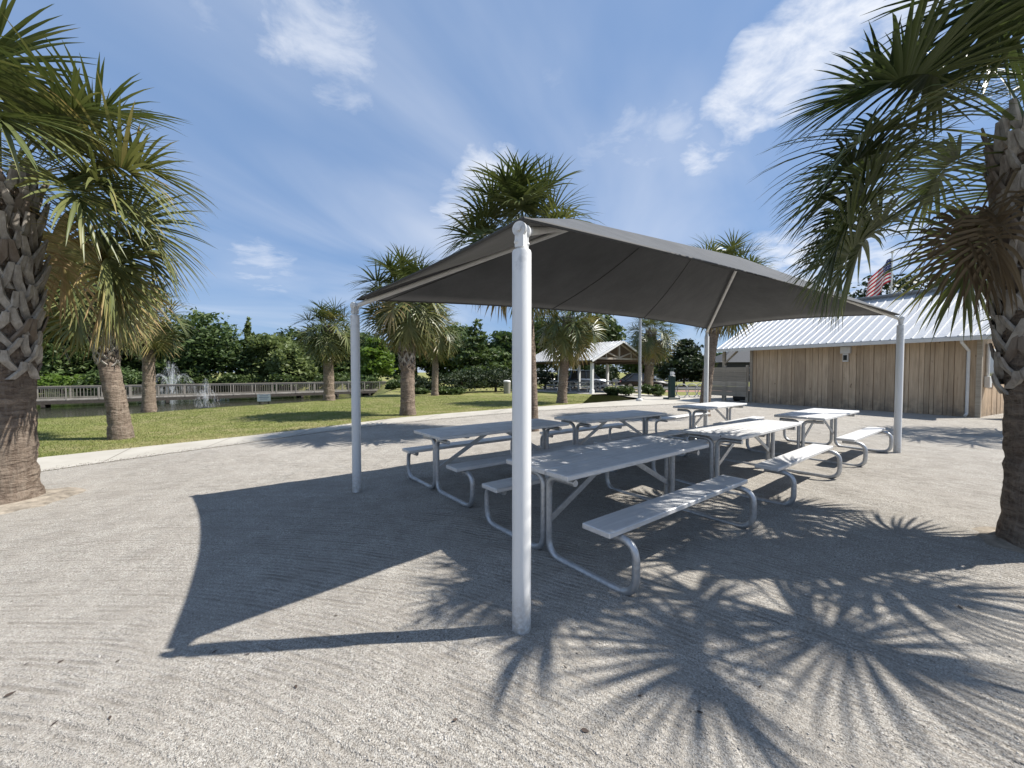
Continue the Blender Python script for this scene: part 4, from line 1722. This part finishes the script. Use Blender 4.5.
for (x0, z0, x1, z1) in ((-0.46, pe - 0.035, GW / 2 - 0.01, pz - 0.072), (GW + 0.46, pe - 0.035, GW / 2 + 0.01, pz - 0.072)):
    mb = MB()
    mb.bar((x0, GD / 2, z0), (x1, GD / 2, z1), GD + 0.8, 0.03, up=(0, 0, 1))
    mb.build('ceiling', M['soffit'], pav)
pav_slope(-0.5, pe + 0.04, GW / 2 - 0.004, pz)
pav_slope(GW + 0.5, pe + 0.04, GW / 2 + 0.004, pz)
for yy in (-0.02, GD + 0.02):
    mb = MB()
    mb.box((GW / 2, yy, 2.62), (GW - 0.7, 0.12, 0.14))
    for sg in (-1, 1):
        mb.bar((GW / 2 + sg * (GW / 2 + 0.3), yy, 2.44), (GW / 2 + sg * 0.06, yy, pz - 0.12), 0.12, 0.14)
        mb.bar((GW / 2 + sg * 0.1, yy, 2.72), (GW / 2 + sg * 1.5, yy, 3.12), 0.10, 0.10)
        mb.bar((GW / 2 + sg * 1.5, yy, 2.70), (GW / 2 + sg * 1.5, yy, 3.12), 0.10, 0.10)
    mb.bar((GW / 2, yy, 2.70), (GW / 2, yy, pz - 0.22), 0.13, 0.13)
    mb.build('truss', M['timber'], pav)
for yy in (-0.462, GD + 0.462):
    mb = MB()
    for sg in (-1, 1):
        mb.bar((GW / 2 + sg * (GW / 2 + 0.5), yy, pe - 0.03), (GW / 2 + sg * 0.02, yy, pz - 0.06), 0.02, 0.15)
    mb.build('rake_board', M['whitepaint'], pav)


def pv(x, y):
    return Vector((pc.x + 0.8 * x - 0.6 * y, pc.y + 0.6 * x + 0.8 * y, 0.028))


for (x, y, r, lab) in ((1.7, 2.0, 0.64, 'grey picnic table under the pavilion nearest its corner post'),
                       (4.3, 2.1, 0.64, 'grey picnic table under the pavilion beneath the gable'),
                       (1.8, 5.0, 2.2, 'grey picnic table deep in the pavilion shade')):
    t_ = copy_tree(t0)
    t_.location = pv(x, y)
    t_.rotation_euler = (0, 0, r)
    t_['label'] = lab
    t_['group'] = 'picnic tables under the pavilion'

# ================================================================== BOARDWALK
BA, BB = Vector((-43, 26.5, 0)), Vector((-15.5, 50.5, 0))
bd = (BB - BA)
BLn = bd.length
bw = thing('boardwalk', 'long weathered timber boardwalk with railings crossing the pond on dark piles', 'boardwalk', (BA.x, BA.y, 0), math.atan2(bd.y, bd.x))
DZ = -0.62
mb = MB()
nb = int(BLn / 0.3)
for k in range(nb):
    mb.box((0.15 + k * 0.3, 0, DZ - 0.025), (0.285, 2.2, 0.05), tone=rng.random())
mb.build('deck', M['deckwood'], bw)
for yy in (-1.03, 1.03):
    mb = MB()
    mb.box((BLn / 2, yy, DZ - 0.18), (BLn, 0.12, 0.26), tone=0.9)
    mb.build('edge_beam', M['darkwood'], bw)
for yy in (-1.07, 1.07):
    mb = MB()
    mb.box((BLn / 2, yy, DZ + 1.06), (BLn, 0.14, 0.04), tone=0.5)
    mb.box((BLn / 2, yy, DZ + 0.95), (BLn, 0.04, 0.06), tone=0.3)
    mb.box((BLn / 2, yy, DZ + 0.13), (BLn, 0.04, 0.06), tone=0.3)
    rl = mb.build('rail', M['deckwood'], bw)
    mb = MB()
    k = 0.12
    while k < BLn:
        mb.box((k, yy + 0.001, DZ + 0.53), (0.022, 0.022, 0.72), tone=0.35)
        k += 0.20
    mb.build('balusters', M['deckwood'], rl)
    k = 0.0
    while k <= BLn:
        mb = MB()
        mb.box((k, yy, DZ + 0.50), (0.09, 0.10, 1.05), tone=0.2)
        mb.build('post', M['deckwood'], bw)
        k += 1.83
k = 0.6
while k < BLn:
    mb = MB()
    for yy in (-0.8, 0.8):
        mb.tube([(k, yy, -1.95), (k, yy, DZ - 0.3)], 0.15, 9)
    mb.box((k, 0, DZ - 0.42), (0.22, 2.3, 0.2))
    mb.build('pile_bent', M['darkwood'], bw)
    k += 3.66

# ================================================================== FOUNTAINS


def fountain(label, base, h, spread, njet, seed, nd_):
    rng = np.random.default_rng(seed)
    root = thing('fountain', label, 'fountain', base, 0, 'pond fountains')
    mb = MB()
    mb.tube([(0, 0, -0.15), (0, 0, 0.05), (0, 0, 0.12)], [0.45, 0.42, 0.12], 14)
    mb.build('float', M['black'], root, True)
    V, Fc = [], []
    n = 0
    for j in range(njet):
        a = 2 * PI * j / njet + rng.normal(0, 0.06)
        k = 1.0 if j % 3 else rng.uniform(0.12, 0.5)
        vr = spread * k * rng.uniform(0.8, 1.1)
        hh = h * (1 - 0.45 * k) * rng.uniform(0.85, 1.1)
        for q in range(nd_):
            t = rng.random() ** 0.8 * 2.0
            s = 0.02 + 0.055 * t
            x = vr * t * 0.5
            z = hh * (1 - (t - 1) ** 2) + 0.1
            z2 = hh * (1 - (t + 0.10 - 1) ** 2) + 0.1
            p = np.array([math.cos(a) * x, math.sin(a) * x, z]) + rng.normal(0, s, 3)
            p2 = p + np.array([math.cos(a) * vr * 0.05, math.sin(a) * vr * 0.05, z2 - z])
            w = rng.uniform(0.006, 0.018)
            sd = rng.normal(size=3)
            sd /= np.linalg.norm(sd)
            V += [p - sd * w, p + sd * w, p2 + sd * w * 0.6, p2 - sd * w * 0.6]
            Fc.append((n, n + 1, n + 2, n + 3))
            n += 4
    np_mesh('spray', np.array(V), np.array(Fc), M['spray'], None, root)


f1 = far(172, 390, 50)
fountain('tall fan of fountain spray in the pond beyond the boardwalk', (f1.x, f1.y, -1.2), 4.2, 2.3, 20, 3, 200)
f2 = far(206, 405, 31)
fountain('small fountain spray in front of the boardwalk', (f2.x, f2.y, -1.2), 2.3, 0.8, 10, 4, 120)

# ================================================================== SMALLER THINGS ON THE LAWN
sg_ = at(264, 402, 0)
sgn = thing('lawn_sign', 'small white notice board on posts at the pond edge', 'sign', (sg_.x, sg_.y, 0), math.atan2(-sg_.x, sg_.y) * 0.7)
mb = MB()
mb.box((0, 0, 0.22), (0.62, 0.03, 0.38), ch=0.006)
mb.build('panel', M['whitepaint'], sgn)
for xx in (-0.2, 0.2):
    mb = MB()
    mb.box((xx, 0.04, 0.15), (0.05, 0.05, 0.55))
    mb.build('post', M['darkwood'], sgn)
mb = MB()
for k, wq in enumerate((0.40, 0.46, 0.34)):
    mb.box((0, -0.0165, 0.33 - k * 0.085), (wq, 0.003, 0.022))
mb.build('lettering', M['lettering'], sgn)

# beige bin by the hedge
bp = at(507, 393.5)
bn = thing('litter_bin', 'beige square litter bin in front of the dark hedge left of the front post', 'bin', bp, 0.3)
mb = MB()
mb.tube([(0, 0, 0.0), (0, 0, 0.85)], [0.25, 0.27], 18)
mb.build('body', M['beige'], bn, True)
mb = MB()
mb.tube([(0, 0, 0.85), (0, 0, 0.93), (0, 0, 0.99)], [0.29, 0.28, 0.18], 18)
mb.build('lid', M['trim'], bn, True)

# light pole
lp_ = at(639.5, 401)
pole = thing('light_pole', 'slim grey light pole standing at the lawn corner before the pavilion', 'light pole', lp_)
mb = MB()
mb.tube([(0, 0, 0), (0, 0, 6.3)], [0.085, 0.06], 14)
mb.build('shaft', M['pipe'], pole, True)
mb = MB()
mb.tube([(0, 0, 0), (0, 0, 0.10), (0, 0, 0.16)], [0.19, 0.18, 0.11], 14)
mb.build('base', M['trim'], pole, True)
mb = MB()
mb.tube(rounded([(0, 0, 6.25), (0.5, 0, 6.45), (0.9, 0, 6.4)], 0.2, 4), 0.04, 8)
mb.box((1.1, 0, 6.38), (0.5, 0.24, 0.10), ch=0.02)
mb.build('lamp_head', M['trim'], pole, True)

# bicycle repair station
rs = at(671.5, 399.5)
st_ = thing('repair_station', 'dark green bicycle repair post on a square base near the hoops', 'repair station', rs, 0.2)
mb = MB()
mb.box((0, 0, 0.06), (0.72, 0.6, 0.10), ch=0.01)
mb.build('base', M['stationgreen'], st_)
mb = MB()
mb.box((0, 0, 0.75), (0.34, 0.26, 1.28), ch=0.03)
mb.build('column', M['stationgreen'], st_)
mb = MB()
mb.box((0, -0.135, 1.52), (0.2, 0.02, 0.12))
mb.tube([(0, 0, 1.38), (0, 0, 1.62)], 0.10, 10)
mb.build('sign_plate', M['whitepaint'], st_)
mb = MB()
mb.tube([(0, 0, 1.62), (0, 0, 1.85)], [0.10, 0.13], 10)
mb.tube([(-0.25, 0, 1.78), (0.25, 0, 1.78)], 0.025, 8)
mb.build('hanger_arm', M['stationgreen'], st_, True)
mb = MB()
mb.tube(rounded([(0.2, -0.1, 1.0), (0.34, -0.1, 0.6), (0.2, -0.1, 0.2)], 0.1, 4), 0.015, 6)
mb.build('pump_hose', M['black'], st_, True)

# hoop bike racks
for i, (px, py, lab) in enumerate(((682, 398, 'silver hoop bike rack just right of the green repair post'),
                                   (692, 397.5, 'silver hoop bike rack between the other two hoops'),
                                   (701, 397, 'silver hoop bike rack closest to the rear canopy post'))):
    b = at(px, py)
    r_ = thing('bike_rack', lab, 'bike rack', b, -0.2, 'hoop bike racks')
    mb = MB()
    pts = [(0.36 * math.cos(a), 0, 0.46 + 0.40 * math.sin(a)) for a in np.linspace(-1.1, PI + 1.1, 22)]
    mb.tube(pts, 0.026, 8)
    mb.build('hoop', M['pipe'], r_, True)
    mb = MB()
    mb.box((0, 0, 0.045), (0.42, 0.10, 0.03))
    mb.tube([(-0.15, 0, 0.05), (-0.15, 0, 0.12)], 0.03, 8)
    mb.tube([(0.15, 0, 0.05), (0.15, 0, 0.12)], 0.03, 8)
    mb.build('foot_plate', M['pipe'], r_)

# white notice on a frame beside the shrubs
b = at(615, 391)
ns = thing('notice_sign', 'small white notice plate on a low frame by the pavilion shrubs', 'sign', b, 0.2)
mb = MB()
mb.box((0, 0, 0.86), (0.5, 0.03, 0.26))
mb.build('panel', M['whitepaint'], ns)
for xx in (-0.2, 0.2):
    mb = MB()
    mb.box((xx, 0.03, 0.5), (0.04, 0.03, 1.0))
    mb.build('post', M['trim'], ns)

# ================================================================== CARS


def car(label, loc, rotz, paint, suv=False):
    root = thing('parked_car', label, 'car', loc, rotz, 'cars parked beyond the lawn')
    # local x forward
    zb = 0.28
    belt = 0.95 if suv else 0.86
    rows = [(-2.25, 0.72, 0.45, belt - 0.12), (-2.1, 0.84, 0.32, belt + 0.02), (-1.2, 0.90, zb, belt + 0.04), (0.0, 0.91, zb, belt), (0.9, 0.90, zb, belt - 0.02),
            (1.7, 0.88, zb, belt - 0.10), (2.15, 0.80, 0.32, belt - 0.22), (2.32, 0.62, 0.42, belt - 0.36)]
    mb = MB()
    vs, fs = [], []
    for (x, w, lo, hi) in rows:
        vs += [(x, -w * 0.93, lo), (x, -w, lo + 0.14), (x, -w, hi - 0.14), (x, -w * 0.88, hi), (x, w * 0.88, hi), (x, w, hi - 0.14), (x, w, lo + 0.14), (x, w * 0.93, lo)]
    n = 8
    for i in range(len(rows) - 1):
        for k in range(n):
            k2 = (k + 1) % n
            fs.append((i * n + k, i * n + k2, (i + 1) * n + k2, (i + 1) * n + k))
    fs.append(tuple(range(n)))
    fs.append(tuple((len(rows) - 1) * n + k for k in reversed(range(n))))
    mb.add(vs, fs)
    mb.build('body', paint, root, True, 35)
    rz = 1.72 if suv else 1.44
    fr, bk = (1.0, -2.0) if suv else (1.05, -1.75)
    ft, bt = (0.35, -1.75) if suv else (0.15, -0.95)
    wb, wt = 0.80, 0.64
    mb = MB()
    vs = [(bk, -wb, belt - 0.02), (fr, -wb, belt - 0.03), (fr, wb, belt - 0.03), (bk, wb, belt - 0.02), (bt, -wt, rz), (ft, -wt, rz), (ft, wt, rz), (bt, wt, rz)]
    mb.add(vs, [(0, 1, 5, 4), (1, 2, 6, 5), (2, 3, 7, 6), (3, 0, 4, 7), (4, 5, 6, 7)])
    mb.build('window', M['glass'], root)
    mb = MB()
    mb.box(((ft + bt) / 2, 0, rz + 0.012), (ft - bt + 0.14, wt * 2 + 0.08, 0.05), ch=0.02)
    for sy in (-1, 1):
        mb.bar((fr, sy * wb, belt), (ft, sy * wt, rz), 0.06, 0.06)
        mb.bar((bk, sy * wb, belt), (bt, sy * wt, rz), 0.09, 0.09)
        mb.bar((-0.35, sy * (wb + 0.005), belt), (-0.35, sy * wt, rz), 0.07, 0.05)
    mb.build('cabin_roof', paint, root)
    for sx in (-1.38, 1.42):
        for sy in (-1, 1):
            mb = MB()
            mb.tube([(sx, sy * 0.72, 0.33), (sx, sy * 0.925, 0.33)], 0.33, 18)
            w = mb.build('wheel', M['rubber'], root, True)
            mb = MB()
            mb.tube([(sx, sy * 0.926, 0.33), (sx, sy * 0.94, 0.33)], 0.21, 12)
            mb.build('rim', M['carsilver'], w)
    for sy in (-1, 1):
        mb = MB()
        mb.box((2.20, sy * 0.60, belt - 0.30), (0.18, 0.26, 0.12), ch=0.02)
        mb.build('headlight', M['lamp'], root)
        mb = MB()
        mb.box((-2.20, sy * 0.64, belt - 0.14), (0.12, 0.22, 0.14), ch=0.02)
        mb.build('taillight', M['redlens'], root)
        mb = MB()
        mb.box((0.80, sy * 1.0, belt + 0.08), (0.14, 0.2, 0.13), ch=0.02)
        mb.build('mirror', paint, root)
    return root


c1 = far(644, 372, 36.5)
car('black car parked side-on behind the clipped shrubs and light pole', (c1.x, 37.2, 0.01), 0.05, M['carblack'], False)
c2 = far(587, 372, 39)
car('slate blue car seen between the pavilion posts', (c2.x, 39.2, 0.01), 0.2, M['carblue'], True)
c3 = far(656, 372, 72)
car('white car small on the far road left of the round dark tree', (c3.x, 66, 0.01), 0.0, M['carwhite'], False)
c4 = far(670, 372, 72)
car('silver tall car on the far road before the dark house', (c4.x, 67.5, 0.01), 3.1, M['carsilver'], True)
c5 = far(540, 372, 46)
car('white car behind the pavilion shade at its left end', (c5.x, 46, 0.01), 0.3, M['carwhite'], True)

# ================================================================== FAR HOUSES


def house(label, loc, rz, w, d, h, rh, wall, roof):
    root = thing('house', label, 'house', loc, rz, 'far houses')
    mb = MB()
    mb.box((0, 0, h / 2), (w, d, h))
    mb.build('wall', wall, root)
    mb = MB()
    o_ = 0.5
    vs = [(-w / 2 - o_, -d / 2 - o_, h - 0.1), (w / 2 + o_, -d / 2 - o_, h - 0.1), (w / 2 + o_, d / 2 + o_, h - 0.1), (-w / 2 - o_, d / 2 + o_, h - 0.1),
          (-w / 2 + d * 0.35, 0, h + rh), (w / 2 - d * 0.35, 0, h + rh)]
    mb.add(vs, [(0, 1, 5, 4), (1, 2, 5), (2, 3, 4, 5), (3, 0, 4), (3, 2, 1, 0)])
    mb.build('roof', roof, root)
    k = -w / 2 + 1.5
    while k < w / 2 - 1.2:
        mb = MB()
        mb.box((k, -d / 2 - 0.02, h * 0.5), (1.1, 0.06, 1.3))
        f = mb.build('window', M['whitepaint'], root)
        mb = MB()
        mb.box((k, -d / 2 - 0.055, h * 0.5), (0.94, 0.02, 1.14))
        mb.build('pane', M['glass'], f)
        k += 3.0
    return root


h1 = far(690, 372, 88)
house('long dark grey house beyond the far road behind the round dark tree', (h1.x, 90, 0), 0.05, 22, 10, 3.0, 2.4, M['housewall'], M['darkroof'])
h2 = far(770, 372, 70)
house('grey house glimpsed through the porch at the left end of the wooden building', (h2.x, 74, 0), -0.1, 16, 10, 3.4, 2.2, M['darkwall'], M['darkroof'])
h3 = far(50, 372, 82)
house('grey roofed house glimpsed through trees across the pond at the left', (h3.x, 84, -0.3), 0.4, 20, 10, 3.6, 3.2, M['housewall'], M['darkroof'])


# ================================================================== FLAG
fY = 33.0
fp = far(889, 372, fY)
fpl = thing('flagpole', 'white flagpole behind the metal roof, mostly hidden by palm fronds', 'flagpole', (fp.x, fp.y, 0))
mb = MB()
mb.tube([(0, 0, 0), (0, 0, 11.3)], [0.08, 0.05], 10)
mb.build('shaft', M['whitepaint'], fpl, True)
mb = MB()
bm = bmesh.new()
bmesh.ops.create_uvsphere(bm, u_segments=12, v_segments=8, radius=0.12)
mb.add([v.co + Vector((0, 0, 11.4)) for v in bm.verts], [[v.index for v in f.verts] for f in bm.faces])
bm.free()
mb.build('finial', M['lamp'], fpl, True)
# the flag droops to the left from the halyard
fu, fvn = 30, 18
vs, fs, uvs = [], [], []
FH, FL = 1.9, 3.1
for j in range(fvn + 1):
    for i in range(fu + 1):
        a, b = i / fu, j / fvn
        xx = -FL * 0.66 * a
        yy = 0.22 * math.sin(a * 9 + b * 1.5) * min(1, a * 3)
        zz = 10.9 - FH * (1 - b) - 2.1 * a ** 1.2 + 0.10 * math.sin(a * 7)
        vs.append((xx - 0.07, yy, zz))
        uvs.append((a, b))
for j in range(fvn):
    for i in range(fu):
        k = j * (fu + 1) + i
        fs.append((k, k + 1, k + fu + 2, k + fu + 1))
me = bpy.data.meshes.new('flag')
me.from_pydata(vs, [], fs)
ul = me.uv_layers.new(name='UVMap')
for lp in me.loops:
    ul.data[lp.index].uv = uvs[lp.vertex_index]
me.materials.append(M['flag'])
me.polygons.foreach_set('use_smooth', [True] * len(me.polygons))
fo = bpy.data.objects.new('flag', me)
col.objects.link(fo)
fo.location = (fp.x, fp.y, 0)
tag(fo, 'stars and stripes flag drooping from a pole behind the metal roof', 'flag')

# ================================================================== GROUND COVER
rng = np.random.default_rng(9)
# short grass on the near lawn
n = 150000
gx_ = rng.uniform(-20, 7, n * 3)
gy_ = 7 + (rng.random(n * 3) ** 1.4) * 20
path_poly = np.array(path_pts)
grav_poly = np.array(gravel_pts)
ok = (poly_sd(gx_, gy_, path_poly) > 0.01) & (poly_sd(gx_, gy_, grav_poly) > 0.0) & (poly_sd(gx_, gy_, POND) > 0.6)
gx_, gy_ = gx_[ok][:n], gy_[ok][:n]
m = len(gx_)
gz_ = ground_z(gx_, gy_)
hh = rng.uniform(0.015, 0.042, m)
aa = rng.uniform(0, 2 * PI, m)
wx, wy = np.cos(aa) * 0.006, np.sin(aa) * 0.006
lx, ly = rng.normal(0, 0.02, m), rng.normal(0, 0.02, m)
V = np.stack([np.stack([gx_ - wx, gy_ - wy, gz_], 1), np.stack([gx_ + wx, gy_ + wy, gz_], 1), np.stack([gx_ + lx, gy_ + ly, gz_ + hh], 1)], 1).reshape(-1, 3)
pt_ = 0.6 * vnoise(gx_ + 40, gy_, 2.3, 7) + 0.4 * vnoise(gx_ + 40, gy_, 0.7, 8)
edge = np.exp(-np.maximum(poly_sd(gx_, gy_, path_poly), 0) / 0.9)
T = np.repeat(np.clip(0.30 * rng.random(m) + 0.85 * (pt_ - 0.12) + 0.45 * edge * pt_, 0, 1), 3)
mg = m_leaf('grass_blade', [(0.0, (0.10, 0.13, 0.03)), (0.55, (0.18, 0.205, 0.062)), (1.0, (0.36, 0.31, 0.16))], 0.3)
tag(np_mesh('grass', V, np.arange(m * 3).reshape(m, 3), mg, T), kind='stuff')

# loose shell bits close to the camera
n = 42000
rr = 0.9 + 6.5 * rng.random(n) ** 1.5
th = rng.uniform(-1.0, 1.0, n)
sx_, sy_ = np.sin(th) * rr, np.cos(th) * rr
s = rng.uniform(0.0015, 0.0042, n) * (1 + 0.8 * (rng.random(n) < 0.08))
octa = np.array([(1, 0, 0), (-1, 0, 0), (0, 1, 0), (0, -1, 0), (0, 0, 0.7), (0, 0, -0.7)], float)
of = np.array([(0, 2, 4), (2, 1, 4), (1, 3, 4), (3, 0, 4), (2, 0, 5), (1, 2, 5), (3, 1, 5), (0, 3, 5)])
V = octa[None] * s[:, None, None] * rng.uniform(0.55, 1.45, (n, 6, 1))
a = rng.uniform(0, 6.28, n)
ca_, sa_ = np.cos(a)[:, None], np.sin(a)[:, None]
V = np.stack([V[..., 0] * ca_ - V[..., 1] * sa_, V[..., 0] * sa_ + V[..., 1] * ca_, V[..., 2]], 2)
V += np.stack([sx_, sy_, 0.0075 + relief(sx_, sy_) + s * 0.25], 1)[:, None, :]
Fc = (of[None] + (np.arange(n) * 6)[:, None, None]).reshape(-1, 3)
T = np.repeat(rng.random(n), 6)
ms, t_, b_ = mat('shell_bits')
lk(t_, mixc(t_, attr(t_), (0.19, 0.17, 0.145), (0.56, 0.53, 0.49)), b_.inputs['Base Color'])
b_.inputs['Roughness'].default_value = 0.9
tag(np_mesh('gravel_stones', V.reshape(-1, 3), Fc, ms, T), kind='stuff')

# grit kicked over the path's near edge
n = 9000
V_, T_ = [], []
segl = np.array([(b - a).length for a, b in zip(near_e[:-1], near_e[1:])])
k = rng.choice(len(segl), n, p=segl / segl.sum())
fr = rng.random(n)
pa = np.array([(p.x, p.y) for p in near_e])
q = pa[k] + (pa[k + 1] - pa[k]) * fr[:, None]
dd = pa[k + 1] - pa[k]
dd /= np.linalg.norm(dd, axis=1, keepdims=True)
off_ = np.abs(rng.normal(0, 0.16, n)) - 0.05
q = q + np.stack([-dd[:, 1], dd[:, 0]], 1) * off_[:, None]
s = rng.uniform(0.004, 0.011, n)
V = octa[None] * s[:, None, None] * rng.uniform(0.55, 1.45, (n, 6, 1))
V += np.stack([q[:, 0], q[:, 1], 0.012 + s * 0.2], 1)[:, None, :]
Fc = (of[None] + (np.arange(n) * 6)[:, None, None]).reshape(-1, 3)
tag(np_mesh('path_grit', V.reshape(-1, 3), Fc, ms, np.repeat(rng.random(n) * 0.7, 6)), kind='stuff')

# fallen leaves
rl_ = random.Random(4)
spots = [(27, 666), (61, 664), (55, 727), (10, 697), (110, 722), (118, 665), (247, 658), (296, 690), (215, 655), (455, 724), (336, 618), (398, 640),
         (700, 716), (760, 690), (640, 700), (585, 735), (905, 640), (960, 610), (230, 560), (120, 590)]
lm = None
for i, (px, py) in enumerate(spots):
    if lm is None:
        vs, fs = [], []
        for k in range(9):
            t = k / 8
            w = 0.5 * math.sin(PI * t ** 0.8) * 0.42
            z = 0.12 * (1 - (2 * t - 1) ** 2)
            vs += [(t - 0.5, -w, 0.16 * w + 0.10 * t), (t - 0.5, 0, 0.02 + 0.10 * t), (t - 0.5, w, 0.16 * w + 0.10 * t)]
        for k in range(8):
            for j in range(2):
                q = k * 3 + j
                fs.append((q, q + 1, q + 4, q + 3))
        mb = MB()
        mb.add(vs, fs)
        ob = mb.build('fallen_leaf', M['leaf'], None, True, 80)
        lm = ob
    else:
        ob = lm.copy()
        col.objects.link(ob)
    p = at(px, py)
    ob.location = (p.x, p.y, 0.011 + float(relief(np.array([p.x]), np.array([p.y]))[0]))
    s = rl_.uniform(0.022, 0.045)
    ob.scale = (s, s * rl_.uniform(0.7, 1.2), s)
    ob.rotation_euler = (rl_.uniform(-0.2, 0.2), rl_.uniform(-0.2, 0.2), rl_.uniform(0, 6.28))
    tag(ob, 'dry brown fallen leaf lying on the raked gravel', 'leaf', 'fallen leaves on the gravel')
